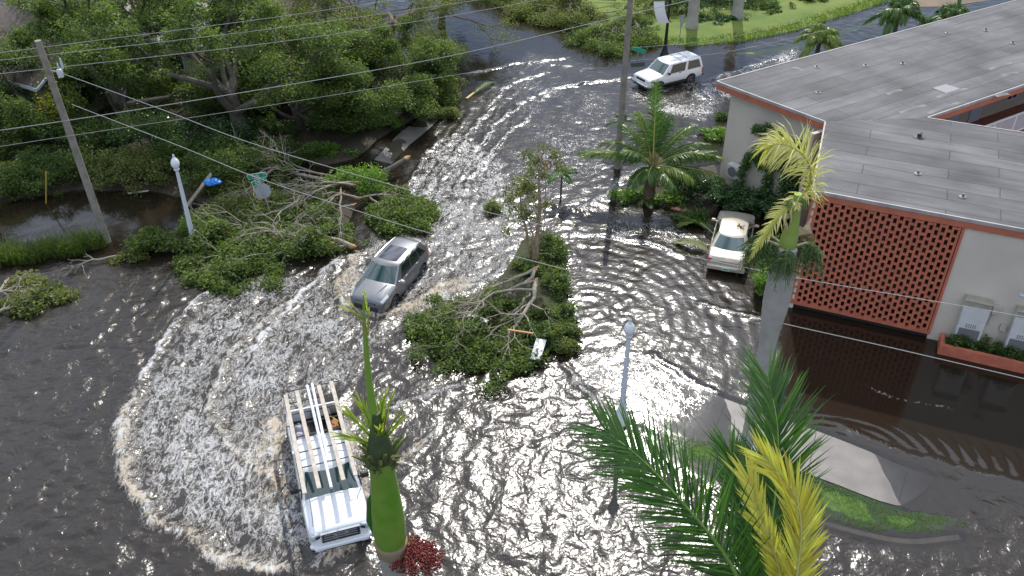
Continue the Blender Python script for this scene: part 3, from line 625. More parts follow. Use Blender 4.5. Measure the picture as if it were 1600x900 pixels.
wl_ = thing('wall_lamp', 'pale bracket lamp jutting from the beige wall near the right edge', 'lamp', (o[0], o[1], 3.1), math.atan2(ww[1], ww[0]))
b = MB(); b.tube([(0, 0, 0), (0, -.25, .05)], .03); b.build('arm', wwhite, wl_); b = MB(); b.box((0, -.35, .06), (.5, .16, .08), bev=.03); b.build('head', mat('lamp_blue_grey', (.45, .52, .6), .4), wl_)
# condenser on the far wing's end wall
o = a0+ab*1.2+endA*.0
cu = thing('condenser_unit', 'beige outdoor condenser unit fixed low on the wall behind the coconut palm', 'air conditioner', (o[0], o[1], 1.0), math.atan2(ab[1], ab[0]))
b = MB(); b.box((0, -.28, .35), (1.0, .42, .72), bev=.02); b.build('cabinet', mat('ac_white', (.6, .6, .58), .5), cu)
b = MB(); b.lathe([(.27, 0), (.27, .012), (0, .014)], 20, (-.12, -.492, .36), Matrix.Rotation(pi/2, 3, 'X')); b.build('fan_grille', mat('ac_grille', (.16, .16, .165), .6), cu)
b = MB(); b.box((-.35, -.2, -.03), (.06, .4, .05)); b.build('bracket', mat('ac_bracket', (.2, .2, .2), .6), cu); b = MB(); b.box((.35, -.2, -.03), (.06, .4, .05)); b.build('bracket', mat('ac_bracket', (.2, .2, .2), .6), cu)
o = a0+ab*1.75
sp = thing('wall_light', 'small grey security light high on the beige end wall', 'lamp', (o[0], o[1], 4.0), math.atan2(ab[1], ab[0]))
b = MB(); b.lathe([(.09, 0), (.09, .05), (.04, .08)], 12, (0, 0, 0), Matrix.Rotation(pi/2, 3, 'X')); b.build('base', mat('light_grey', (.35, .35, .37), .5), sp); b = MB(); b.tube([(0, -.08, 0), (0, -.2, -.08)], [.05, .09], 10); b.build('head', MT['light_grey'], sp)
# planter
pw = thing('planter', 'long low terracotta brick planter at the foot of the beige wall', 'planter', (C_[0]+ww[0]*6.1, C_[1]+ww[1]*6.1, 0), math.atan2(ww[1], ww[0]))
b = MB(); b.box((7.0, -.82, .13), (14, .16, .66)); b.box((.08, -.38, .13), (.16, .715, .66)); b.build('wall', brick, pw); b = MB(); b.box((7.08, -.36, .05), (13.8, .7, .5)); b.build('soil', mud, pw)
# ============================================================ VEHICLES
def paint(name, col, metal=0., rough=.28): return mat(name, col, rough, metal, coat=.7, spec=.5, var=.05, vscale=2)
M_tyre = mat('tyre_rubber', (.018, .018, .018), .8); M_rim = mat('alloy', (.5, .5, .51), .3, .9); M_plast = mat('black_plastic', (.02, .02, .021), .5)
M_glass = mat('car_glass', (.010, .016, .017), .04, spec=.9, coat=.5); M_glassg = mat('car_glass_green', (.02, .055, .05), .05, spec=.9, coat=.5)
M_lamp = mat('lamp_lens', (.62, .65, .68), .12, .3, coat=1.); M_tail = mat('tail_lens', (.40, .012, .015), .15, coat=1.); M_chrome = mat('chrome_trim', (.65, .65, .66), .15, 1.); M_seam = mat('panel_gap', (.01, .01, .01), .8)
M_amber = mat('amber_lens', (.6, .2, .02), .2, coat=1.)
RP = [(0, 0, 0), (.80, 0, 0), (.94, .05, 0), (.985, .20, 0), (1, .48, 0), (.99, .76, 0), (.955, .92, 0), (.88, 1, 0), (.6, 1, .6), (.3, 1, .9), (0, 1, 1)]
class Body:
    def __init__(s, st, n=40):
        st = np.array(sorted(st, key=lambda q: q[0]), float); s.st = st; xs = st[:, 0]; u = np.linspace(0, len(xs)-1, n)
        c_ = smooth([q for q in st], 8); uu_ = np.linspace(0, len(xs)-1, len(c_)); s.S = np.stack([np.interp(u, uu_, c_[:, k]) for k in range(st.shape[1])], 1)
    def at(s, x):
        return [np.interp(x, s.S[:, 0], s.S[:, k]) for k in range(1, s.S.shape[1])]
    def ring(s, x):
        w_, zb, zt, cr_ = s.at(x); h_ = zt-zb
        L_ = [(x, a*w_, zb+b*h_+c_*cr_) for a, b, c_ in RP]; return L_+[(p[0], -p[1], p[2]) for p in L_[-2:0:-1]]
    def side(s, x, v, sg=1):
        """v 0..1 from sill to the top centre; sg +1 left"""
        w_, zb, zt, cr_ = s.at(x); h_ = zt-zb; i = v*(len(RP)-2)+1; k = min(int(i), len(RP)-2); f = i-k
        a, b, c_ = [RP[k][j]*(1-f)+RP[k+1][j]*f for j in range(3)]; return np.array([x, sg*a*w_, zb+b*h_+c_*cr_])
    def mesh(s):
        mb = MB(); R_ = [s.ring(x) for x in s.S[:, 0]]; n = len(R_[0]); v = [p for r in R_ for p in r]
        f = [(i*n+k, (i+1)*n+k, (i+1)*n+(k+1) % n, i*n+(k+1) % n) for i in range(len(R_)-1) for k in range(n)]
        f += [tuple(range(n)), tuple((len(R_)-1)*n+k for k in range(n))[::-1]]; return mb.add(v, f)
def patch(fn, nu, nv, off, skirt=.012):
    """sheet fn(u,v) raised by off along its normal, with a rim going back to the surface"""
    e = 1e-3; G = np.array([[fn(i/nu, j/nv) for j in range(nv+1)] for i in range(nu+1)], float)
    du = np.gradient(G, axis=0); dv = np.gradient(G, axis=1); n_ = np.cross(du, dv); n_ /= np.linalg.norm(n_, axis=2)[..., None]+1e-9
    c0 = G.mean((0, 1))
    return G, n_
def add_patch(mb, fn, nu=4, nv=4, off=.006, outward=None, skirt=.014):
    G, n_ = patch(fn, nu, nv, off)
    if outward is not None and (n_[nu//2, nv//2] @ np.asarray(outward, float)) < 0: n_ = -n_
    T = G+n_*off; mb.grid(T); Bk = G-n_*skirt
    for a, b in ((T[0], Bk[0]), (T[-1], Bk[-1]), (T[:, 0], Bk[:, 0]), (T[:, -1], Bk[:, -1])): mb.grid([a, b])
class Cabin:
    def __init__(s, xf0, xr0, xf1, xr1, w0, w1f, w1r, z0f, z0r, z1f, z1r, crown=.05, bf=.12, br=.06): s.__dict__.update(locals())
    def p(s, face, u, t_):
        """face f,l,r,b ; u along, t up"""
        xf = s.xf0+(s.xf1-s.xf0)*t_; xr = s.xr0+(s.xr1-s.xr0)*t_; tt = t_**1.15
        wf = s.w0+(s.w1f-s.w0)*tt; wr = s.w0+(s.w1r-s.w0)*tt; zf = s.z0f+(s.z1f-s.z0f)*t_; zr = s.z0r+(s.z1r-s.z0r)*t_
        if face == 'f': y = wf*(1-2*u); return np.array([xf+s.bf*(1-(1-2*u)**2), y, zf])
        if face == 'b': y = wr*(2*u-1); return np.array([xr-s.br*(1-(1-2*u)**2), y, zr])
        sg = 1 if face == 'l' else -1
        return np.array([xf+(xr-xf)*u, sg*(wf+(wr-wf)*u), zf+(zr-zf)*u+.02*sin(pi*u)*t_])
    def mesh(s):
        mb = MB()
        for fc in 'flbr': mb.grid([[s.p(fc, u/8, t_/6) for u in range(9)] for t_ in range(7)])
        G = []
        for i in range(13):
            u = i/12; a = s.p('l', u, 1); b = s.p('r', u, 1); row = []
            for j in range(9):
                v = j/8; q = a+(b-a)*v
                x0 = s.p('f', v, 1)[0]; x1 = s.p('b', 1-v, 1)[0]; q[0] = x0+(x1-x0)*u
                q[2] += s.crown*(1-(2*v-1)**2)*(1-abs(2*u-1)**3)**.6 if 0 < u < 1 else 0
                row.append(q)
            G.append(row)
        mb.grid(G); s.G = np.array(G); mb.add([s.p(fc, u, 0) for fc, u in (('f', 0), ('f', 1), ('b', 0), ('b', 1))], [(0, 1, 2, 3)]); return mb
    def roofpt(s, u, v):
        i = u*12; j = v*8; a, b = min(int(i), 11), min(int(j), 7); f, g = i-a, j-b; G = s.G
        return (G[a, b]*(1-f)+G[a+1, b]*f)*(1-g)+(G[a, b+1]*(1-f)+G[a+1, b+1]*f)*g
def boolcut(me, cut):
    a = bpy.data.objects.new('t', me); b = bpy.data.objects.new('u', cut); C.objects.link(a); C.objects.link(b)
    m = a.modifiers.new('b', 'BOOLEAN'); m.operation = 'DIFFERENCE'; m.object = b; m.solver = 'EXACT'
    dg = bpy.context.evaluated_depsgraph_get(); dg.update(); r = bpy.data.meshes.new_from_object(a.evaluated_get(dg))
    bpy.data.objects.remove(a); bpy.data.objects.remove(b)
    return r
def autosmooth(me, deg=35):
    bm = bmesh.new(); bm.from_mesh(me); lim = radians(deg)
    for e in bm.edges: e.smooth = not (len(e.link_faces) == 2 and e.calc_face_angle(0) > lim)
    for g in bm.faces: g.smooth = True
    bm.to_mesh(me); bm.free(); return me
def wheel(root, x, y, r, wid, sg):
    ty = MB(); M = Matrix.Rotation(pi/2, 3, 'X'); c_ = (x, y, r)
    ty.lathe([(r*.66, -wid/2), (r*.93, -wid/2), (r, -wid*.38), (r, wid*.38), (r*.93, wid/2), (r*.66, wid/2)], 28, c_, M)
    w_ = link('wheel', ty.mesh('tyre', 30), root, M_tyre)
    rb = MB(); rb.lathe([(r*.65, -.02), (r*.65, .02)], 24, (x, y+sg*(wid/2-.045), r), M)
    rb.lathe([(r*.69, -.006), (r*.62, .012), (r*.60, -.03)], 24, (x, y+sg*(wid/2-.005), r), Matrix.Rotation(-sg*pi/2, 3, 'X'))
    rb.lathe([(.075, 0), (.06, .035), (0, .04)], 12, (x, y+sg*(wid/2-.03), r), Matrix.Rotation(-sg*pi/2, 3, 'X'))
    for k in range(5):
        a = 2*pi*k/5; Mx = Matrix.Rotation(a, 4, 'Y'); rb.box((x+sin(a)*r*.36, y+sg*(wid/2-.018), r+cos(a)*r*.36), (.07, .03, r*.52), M=Mx)
    link('rim', rb.mesh('rim', 30), w_, M_rim); return w_
def make_body(root, body, wheels, r_arch, m, extra=None, name='body'):
    me = body.mesh().mesh('body', 0); ct = MB()
    for (x, z) in wheels:
        for sg in (1, -1): ct.lathe([(r_arch, -.22), (r_arch, .22)], 26, (x, sg*(max(body.at(x)[0], .5)-.10), z), Matrix.Rotation(pi/2, 3, 'X'))
    me = boolcut(me, ct.mesh('c', 0))
    if extra: me = boolcut(me, extra.mesh('c', 0))
    me.materials.clear(); autosmooth(me, 32); return link(name, me, root, m)
def wins(root, cb, spec, gm=M_glass, frame=None):
    for nm, fc, u0, u1, t0, t1 in spec:
        def fn(u, v, fc=fc, u0=u0, u1=u1, t0=t0, t1=t1):
            t_ = t0+(t1-t0)*v; s0 = s1 = 0
            if isinstance(u0, tuple): a = u0[0]+(u0[1]-u0[0])*v
            else: a = u0
            if isinstance(u1, tuple): b = u1[0]+(u1[1]-u1[0])*v
            else: b = u1
            return cb.p(fc, a+(b-a)*u, t_)
        o_ = {'f': (1, 0, .4), 'b': (-1, 0, .4), 'l': (0, 1, .1), 'r': (0, -1, .1)}[fc]
        mb = MB(); add_patch(mb, fn, 8, 5, .008, o_); mb.build(nm, gm, root, sm=60)
def on_body(root, body, name, m, x0, x1, v0, v1, sides=(1, -1), off=.008, nu=4, nv=3, out_=(0, 1, .3)):
    for sg in sides:
        mb = MB(); add_patch(mb, lambda u, v: body.side(x0+(x1-x0)*u, v0+(v1-v0)*v, sg), nu, nv, off, (out_[0], out_[1]*sg, out_[2])); mb.build(name, m, root, sm=50)
def seams(root, body, lines, sides=(1, -1)):
    mb = MB()
    for sg in sides:
        for pts in lines:
            q = [body.side(x, v, sg) for x, v in pts]; q2 = []
            for a, b in zip(q[:-1], q[1:]): q2 += [a+(b-a)*k/4 for k in range(4)]
            q2.append(q[-1]); mb.tube(q2, .009, 4)
    s_ = mb.build('panel_gap', M_seam, root); s_['kind'] = 'stuff'; return s_
def mirror_part(root, x, y, z, m, sz=(.14, .24, .16)):
    for sg in (1, -1):
        mb = MB(); mb.box((x, sg*(y+sz[1]/2), z), sz, bev=.045); mb.box((x, sg*y*.985, z-.04), (.06, .12, .05)); mb.build('mirror', m, root)
def handles(root, body, xs, v, m):
    for x in xs:
        for sg in (1, -1): p = body.side(x, v, sg); mb = MB(); mb.box((p[0], p[1]+sg*.015, p[2]), (.19, .03, .035), bev=.012); mb.build('door_handle', m, root)
# ---------------- white pickup
def pickup():
    x0, y0 = -6.30, 21.35; hd = math.atan2(-.947, .32)
    r = thing('pickup_truck', 'white pickup truck driving through flood water with long planks and pipes on its rack', 'pickup truck', (x0, y0, -.30), hd)
    wp = paint('white_paint', (.74, .76, .78))
    b = Body([(2.93, .60, .46, .74, .02), (2.88, .86, .40, 1.0, .03), (2.72, .97, .36, 1.12, .05), (2.2, 1.01, .36, 1.17, .08), (1.5, 1.01, .36, 1.2, .09), (1.2, 1.01, .36, 1.21, .06), (0, 1.0, .36, 1.22, 0), (-1.2, 1.0, .36, 1.24, 0), (-2.0, 1.01, .38, 1.30, 0), (-2.75, .99, .42, 1.30, 0), (-2.84, .95, .5, 1.28, 0)], 56)
    cut = MB(); cut.box((-1.76, 0, 1.25), (1.98, 1.66, .95))
    make_body(r, b, ((1.95, .42), (-1.80, .42)), .50, wp, cut)
    bf = MB(); bf.box((-1.76, 0, .79), (1.96, 1.64, .02)); bf.build('bed_liner', M_plast, r)
    cb = Cabin(1.50, -.74, .78, -.64, .94, .76, .76, 1.17, 1.2, 1.86, 1.86, .05, .14, .03)
    cb.mesh().build('cab', wp, r, 50, True)
    wins(r, cb, [('windshield', 'f', .04, .96, .04, .93), ('rear_window', 'b', .15, .85, .25, .85), ('side_window', 'l', (.14, .12), (.52, .52), .10, .90), ('side_window', 'r', (.14, .12), (.52, .52), .10, .90), ('side_window', 'l', (.56, .56), (.92, .92), .10, .90), ('side_window', 'r', (.56, .56), (.92, .92), .10, .90)], M_glassg)
    for y_ in (.35, -.35): wp_ = MB(); wp_.box((1.40, y_, 1.30), (.04, .62, .02), rz=.1); wp_.build('wiper', M_plast, r)
    seams(r, b, [[(1.32, .1), (1.30, .62)], [(.22, .08), (.22, .62)], [(-.98, .08), (-.98, .62)], [(2.60, .70), (2.2, .72), (1.55, .73)]])
    # hood ridges
    hr = MB()
    for sg in (1, -1): hr = MB(); hr.tube([(2.70, sg*.50, 1.135), (2.1, sg*.55, 1.205), (1.6, sg*.60, 1.235)], [.01, .035, .03], 8); hr.build('hood_ridge', wp, r)
    # front: grille with bars and raised letters, lamps, bumper
    g = MB(); g.box((2.895, 0, .90), (.10, 1.16, .34), bev=.03); gr = g.build('grille', M_plast, r)
    g = MB()
    for z in (.80, .90, 1.00): g.box((2.952, 0, z), (.02, 1.06, .045), bev=.006)
    g.build('grille_bar', mat('grille_grey', (.33, .34, .35), .35, .6), gr)
    g = MB(); g.box((2.93, 0, 1.078), (.08, 1.18, .03)); g.box((2.93, 0, .722), (.08, 1.18, .03)); g.box((2.93, .59, .90), (.08, .03, .36)); g.box((2.93, -.59, .90), (.08, .03, .36)); g.build('grille_frame', M_chrome, gr)
    fc = bpy.data.curves.new('badge', 'FONT'); fc.body = 'GMC'; fc.size = .21; fc.extrude = .012; fc.align_x = 'CENTER'; fc.align_y = 'CENTER'; fc.space_character = 1.1
    fo_ = bpy.data.objects.new('badge', fc); C.objects.link(fo_); dg = bpy.context.evaluated_depsgraph_get(); dg.update(); fm = bpy.data.meshes.new_from_object(fo_.evaluated_get(dg)); bpy.data.objects.remove(fo_)
    fm.transform(Matrix(((0, 0, 1, 2.975), (1, 0, 0, 0), (0, 1, 0, .90), (0, 0, 0, 1)))); link('badge', fm, gr, mat('badge_red', (.55, .56, .58), .3, .7))
    for sg in (1, -1):
        mb = MB(); mb.box((2.83, sg*.76, .94), (.16, .33, .26), rz=-sg*.30, bev=.04); hl = mb.build('headlight', M_lamp, r)
        mb = MB(); mb.box((2.915, sg*.70, .94), (.02, .16, .10), rz=-sg*.30, bev=.005); mb.build('lamp_core', M_plast, hl)
    mb = MB(); mb.box((2.96, 0, .52), (.16, 1.72, .16), bev=.05); mb.box((2.86, .86, .53), (.20, .24, .15), rz=.5, bev=.05); mb.box((2.86, -.86, .53), (.20, .24, .15), rz=-.5, bev=.05); mb.build('bumper', wp, r)
    mb = MB(); mb.box((2.95, 0, .385), (.14, 1.5, .11), bev=.03); mb.build('air_dam', M_plast, r)
    for sg in (1, -1): mb = MB(); mb.box((3.0, sg*.72, .44), (.08, .26, .08), bev=.02); mb.build('tow_hook', M_chrome, r)
    for sg in (1, -1): mb = MB(); mb.box((-2.80, sg*.93, 1.0), (.12, .10, .42), bev=.02); mb.build('tail_light', M_tail, r)
    mirror_part(r, 1.12, 1.0, 1.36, M_plast, (.16, .28, .22)); handles(r, b, (.36, -.85), .55, wp)
    mb = MB(); mb.box((-2.92, 0, .52), (.14, 1.9, .16), bev=.03); mb.build('rear_bumper', M_chrome, r)
    for x in (1.95, -1.80):
        for sg in (1, -1): wheel(r, x, sg*.86, .42, .27, sg)
    # ladder rack
    rk = MB()
    for sg in (1, -1):
        rk.box((-.85, sg*.86, 2.06), (4.3, .05, .05)); 
        for x in (-2.7, -1.25): rk.box((x, sg*.90, 1.66), (.05, .05, .78))
        rk.tube([(1.3, sg*.86, 2.06), (1.55, sg*.92, 1.7), (1.45, sg*.97, 1.25)], .025, 6)
    for x in (-2.95, -2.3, -1.7, -1.15, -.55, .2, .9): rk.tube([(x, -1.03 if x in (-2.95, -1.15) else -.86, 2.08), (x, 1.03 if x in (-2.95, -1.15) else .86, 2.08)], .022, 6)
    rk.build('rack', M_plast, r)
    # bed things
    Mr = Matrix.Translation((x0, y0, -.30)) @ Matrix.Rotation(hd, 4, 'Z')
    def lay(name, lab, cat, mb, m, grp=None):
        mb.xf(Mr); o = mb.build(name, m); return tag(o, lab, cat, grp)
    woodm = mat('weathered_plank', (.52, .47, .40), .8, col2=(.40, .35, .29), vscale=5, bump=.3)
    names = ['outermost plank on the truck rack, on its left side in the photo', 'second plank from the left on the truck rack, left of the pipes', 'plank on the truck rack just right of the two white pipes', 'outermost plank on the rack, beside the palm trunk side of the truck']
    # truck faces the camera: its right side is on the left of the picture
    for k, (yr, yf, xr, xf) in enumerate(((-.84, -.84, -2.75, 2.08), (-.44, -.38, -2.85, 2.0), (.34, .40, -2.9, 1.9), (.80, .80, -2.95, 1.82))):
        mb = MB(); a = math.atan2(yf-yr, xf-xr); mb.box(((xr+xf)/2, (yr+yf)/2, 2.122), (math.hypot(xf-xr, yf-yr), .14, .04), rz=a, bev=.006)
        lay('plank', names[k], 'plank', mb, woodm, 'planks on the truck rack')
    pvc = mat('white_pipe', (.72, .73, .74), .35)
    for k, (yr, yf, xr, xf) in enumerate(((-.05, -.02, -2.95, 2.12), (.13, .08, -3.0, .95))):
        mb = MB(); mb.tube([(xr, yr, 2.155), (xf, yf, 2.155)], .052, 14, cap=True); lay('pipe', ['long white pipe lying along the middle of the truck rack', 'shorter white pipe beside the long one on the truck rack'][k], 'pipe', mb, pvc, 'white pipes on the truck rack')
    def blob(c_, s_, seed, n=2):
        bm = bmesh.new(); bmesh.ops.create_icosphere(bm, subdivisions=3, radius=1)
        for v in bm.verts:
            q = v.co.copy(); k = 1+.35*(float(vn(np.array(q.x*2+seed+9.), np.array(q.y*2+q.z*2+seed)))-.5); v.co = Vector((q.x*s_[0]*k+c_[0], q.y*s_[1]*k+c_[1], max(q.z, -.6)*s_[2]*k+c_[2]))
        me = bpy.data.meshes.new('b'); bm.to_mesh(me); bm.free(); mb = MB(); mb.add([v.co for v in me.vertices], [tuple(p.vertices) for p in me.polygons]); return mb
    lay('bag', 'pale grey bag in the truck bed nearest the tailgate', 'bag', blob((-2.05, -.60, .97), (.22, .20, .25), 1), mat('bag_grey', (.42, .41, .47), .8, var=.3), 'bags and cloths in the truck bed')
    lay('bag', 'long lilac bag on the left side of the truck bed', 'bag', blob((-1.62, -.58, .98), (.26, .20, .25), 5), mat('bag_lilac', (.50, .46, .55), .8, var=.3), 'bags and cloths in the truck bed')
    lay('cloth_bundle', 'pink cloth bundle in the truck bed behind the cab', 'cloth', blob((-1.22, -.56, 1.0), (.17, .20, .2), 9), mat('pink_cloth', (.65, .22, .30), .8, var=.2), 'bags and cloths in the truck bed')
    lay('bag', 'white bag in the middle of the truck bed behind the cab', 'bag', blob((-1.35, .02, 1.0), (.25, .26, .22), 13), mat('bag_white', (.55, .55, .58), .8, var=.3), 'bags and cloths in the truck bed')
    lay('tool_box', 'black box at the tail of the truck bed', 'box', MB().box((-2.5, 0.25, 1.0), (.42, .7, .38), bev=.03), mat('box_black', (.015, .016, .018), .5))
    lay('toolbox', 'orange and brown tool box on the right side of the truck bed', 'box', MB().box((-1.85, .55, .98), (.45, .36, .32), rz=.2, bev=.03), mat('box_orange', (.30, .12, .04), .6, var=.3))
    mb = MB(); mb.tube([(-2.2, .38, 1.15), (-2.05, .55, 1.30), (-1.75, .75, 1.28), (-1.6, .6, 1.18)], .022, 7); lay('strap', 'yellow strap looped over the load on the right of the truck bed', 'strap', mb, mat('strap_yellow', (.75, .42, .02), .5))
    mb = MB(); mb.box((-1.35, .55, .95), (.4, .3, .3), rz=-.3, bev=.02); lay('crate', 'grey crate in the truck bed behind the cab', 'crate', mb, mat('crate_grey', (.35, .34, .38), .6, var=.3))
    return r
pickup()
# ---------------- grey SUV
def grey_suv():
    hd = math.atan2(-.925, -.38)
    r = thing('suv', 'grey metallic SUV with a dark sunroof ploughing a brown wake', 'suv', (-5.42, 33.15, -.26), hd)
    gp_ = paint('grey_metal_paint', (.20, .205, .215), .55, .33)
    b = Body([(2.27, .45, .42, .66, .02), (2.22, .74, .34, .82, .04), (2.05, .86, .30, .93, .06), (1.6, .915, .28, 1.02, .08), (1.1, .92, .28, 1.09, .08), (.7, .92, .28, 1.10, .02), (0, .92, .28, 1.10, 0), (-1.0, .92, .28, 1.14, 0), (-1.7, .91, .32, 1.16, 0), (-2.1, .86, .40, 1.14, 0), (-2.24, .74, .48, 1.06, 0)], 52)
    make_body(r, b, ((1.32, .36), (-1.35, .36)), .42, gp_)
    cb = Cabin(1.08, -2.10, .28, -1.72, .86, .66, .63, 1.06, 1.12, 1.66, 1.64, .05, .22, .10); cb.mesh().build('cabin', gp_, r, 50, True)
    wins(r, cb, [('windshield', 'f', .05, .95, .03, .92), ('rear_window', 'b', .1, .9, .15, .85)], M_glassg)
    wins(r, cb, [('side_window', f, (.17, .10), (.44, .44), .08, .84) for f in 'lr']+[('side_window', f, (.46, .46), (.72, .70), .08, .84) for f in 'lr']+[('side_window', f, (.74, .72), (.92, .84), .12, .82) for f in 'lr'], M_glass)
    mb = MB(); add_patch(mb, lambda u, v: cb.roofpt(.12+.50*u, .16+.68*v), 8, 8, .008, (0, 0, 1)); mb.build('sunroof', mat('sunroof_glass', (.02, .018, .03), .05, spec=1., coat=1.), r, sm=60)
    for j in (.035, .965):
        mb = MB(); mb.tube([cb.roofpt(u, j)+np.array([0, 0, .035*sin(pi*min(1, max(0, (u-.04)/.92)))**.3]) for u in np.linspace(.05, .95, 14)], .018, 6); mb.build('roof_rail', mat('rail_silver', (.5, .5, .52), .3, .8), r)
    for sg in (1, -1):
        on_body(r, b, 'headlight', M_lamp, 1.72, 2.17, .52, .68, (sg,), .012, 6, 3, (.5, 1, .5)); on_body(r, b, 'tail_light', M_tail, -2.16, -1.80, .50, .74, (sg,), .014, 4, 3, (-.5, 1, .2))
    mb = MB(); mb.box((2.235, 0, .74), (.08, 1.0, .09), bev=.02); mb.box((2.26, 0, .50), (.08, 1.15, .20), bev=.03); mb.build('grille', M_plast, r)
    mb = MB(); mb.box((2.285, 0, .745), (.02, .9, .025)); mb.build('grille_bar', M_chrome, r)
    seams(r, b, [[(.95, .08), (.92, .62)], [(.0, .06), (.0, .62)], [(-.98, .22), (-.92, .62)], [(2.05, .72), (1.6, .73), (1.15, .74)]])
    hr = MB()
    for sg in (1, -1): hr = MB(); hr.tube([(2.02, sg*.30, .985), (1.6, sg*.42, 1.085), (1.2, sg*.52, 1.15)], [.008, .022, .018], 8); hr.build('hood_crease', gp_, r)
    mirror_part(r, .78, .93, 1.17, mat('mirror_silver', (.5, .5, .52), .3, .6), (.16, .22, .15)); handles(r, b, (.12, -.88), .58, mat('mirror_silver', (.5, .5, .52), .3, .6))
    mb = MB(); mb.box((2.30, 0, .62), (.02, .32, .16), bev=.004); mb.build('licence_plate', mat('plate_dark', (.1, .1, .1), .5), r)
    for x in (1.32, -1.35):
        for sg in (1, -1): wheel(r, x, sg*.79, .355, .23, sg)
    return r
grey_suv()
# ---------------- white two-door SUV
def white_suv():
    hd = math.atan2(-.505, -.863)
    r = thing('suv', 'white two door SUV with dark side windows driving past the lawn', 'suv', (10.35, 56.75, -.16), hd)
    wp = paint('white_paint_suv', (.76, .77, .78))
    b = Body([(2.30, .60, .50, .72, .02), (2.24, .80, .46, .92, .03), (2.05, .86, .44, 1.0, .05), (1.5, .88, .44, 1.07, .07), (1.05, .88, .44, 1.11, .06), (.5, .88, .44, 1.11, 0), (-1.2, .88, .44, 1.13, 0), (-1.9, .87, .46, 1.13, 0), (-2.22, .83, .50, 1.10, 0)], 48)
    make_body(r, b, ((1.38, .38), (-1.25, .38)), .46, wp)
    cb = Cabin(1.10, -2.20, .45, -2.05, .84, .68, .68, 1.08, 1.1, 1.72, 1.72, .045, .14, .05); cb.mesh().build('cabin', wp, r, 50, True)
    wins(r, cb, [('windshield', 'f', .05, .95, .04, .92), ('rear_window', 'b', .1, .9, .12, .85)], M_glassg)
    wins(r, cb, [('side_window', f, (.15, .10), (.53, .53), .06, .86) for f in 'lr']+[('side_window', f, (.60, .60), (.95, .93), .06, .86) for f in 'lr'], M_glass)
    for u in (.38, .62): mb = MB(); mb.tube([cb.roofpt(u, v)+np.array([0, 0, .05]) for v in np.linspace(.08, .92, 7)], .02, 6); mb.build('roof_bar', M_chrome, r)
    for j in (.08, .92): mb = MB(); mb.tube([cb.roofpt(u, j)+np.array([0, 0, .045]) for u in np.linspace(.34, .95, 7)], .016, 6); mb.build('roof_rail', M_chrome, r)
    for sg in (1, -1):
        mb = MB(); mb.box((2.20, sg*.66, .83), (.14, .32, .17), rz=-sg*.2, bev=.03); mb.build('headlight', M_lamp, r)
        mb = MB(); mb.box((2.06, sg*.83, .83), (.14, .08, .15), rz=-sg*.3, bev=.02); mb.build('indicator', M_amber, r)
        mb = MB(); mb.box((-2.18, sg*.81, .88), (.08, .12, .34), bev=.02); mb.build('tail_light', M_tail, r)
        mb = MB(); mb.box((.05, sg*.885, .50), (1.7, .03, .14), bev=.01); mb.build('side_cladding', M_plast, r)
    mb = MB(); mb.box((2.25, 0, .83), (.10, .92, .16), bev=.03); mb.build('grille', M_plast, r)
    mb = MB(); mb.box((2.34, 0, .56), (.18, 1.66, .15), bev=.05); mb.build('front_bumper', M_chrome, r); mb = MB(); mb.box((-2.30, 0, .56), (.18, 1.62, .15), bev=.04); mb.build('rear_bumper', M_plast, r)
    mb = MB(); mb.box((2.30, 0, .43), (.10, 1.4, .10), bev=.02); mb.build('air_dam', M_plast, r)
    seams(r, b, [[(.95, .1), (.92, .62)], [(-.42, .1), (-.42, .62)], [(2.1, .72), (1.6, .73), (1.15, .74)]])
    mirror_part(r, .72, .86, 1.2, M_plast, (.14, .2, .15)); handles(r, b, (-.28,), .56, M_plast)
    for x in (1.38, -1.25):
        for sg in (1, -1): wheel(r, x, sg*.77, .375, .25, sg)
    return r
white_suv()
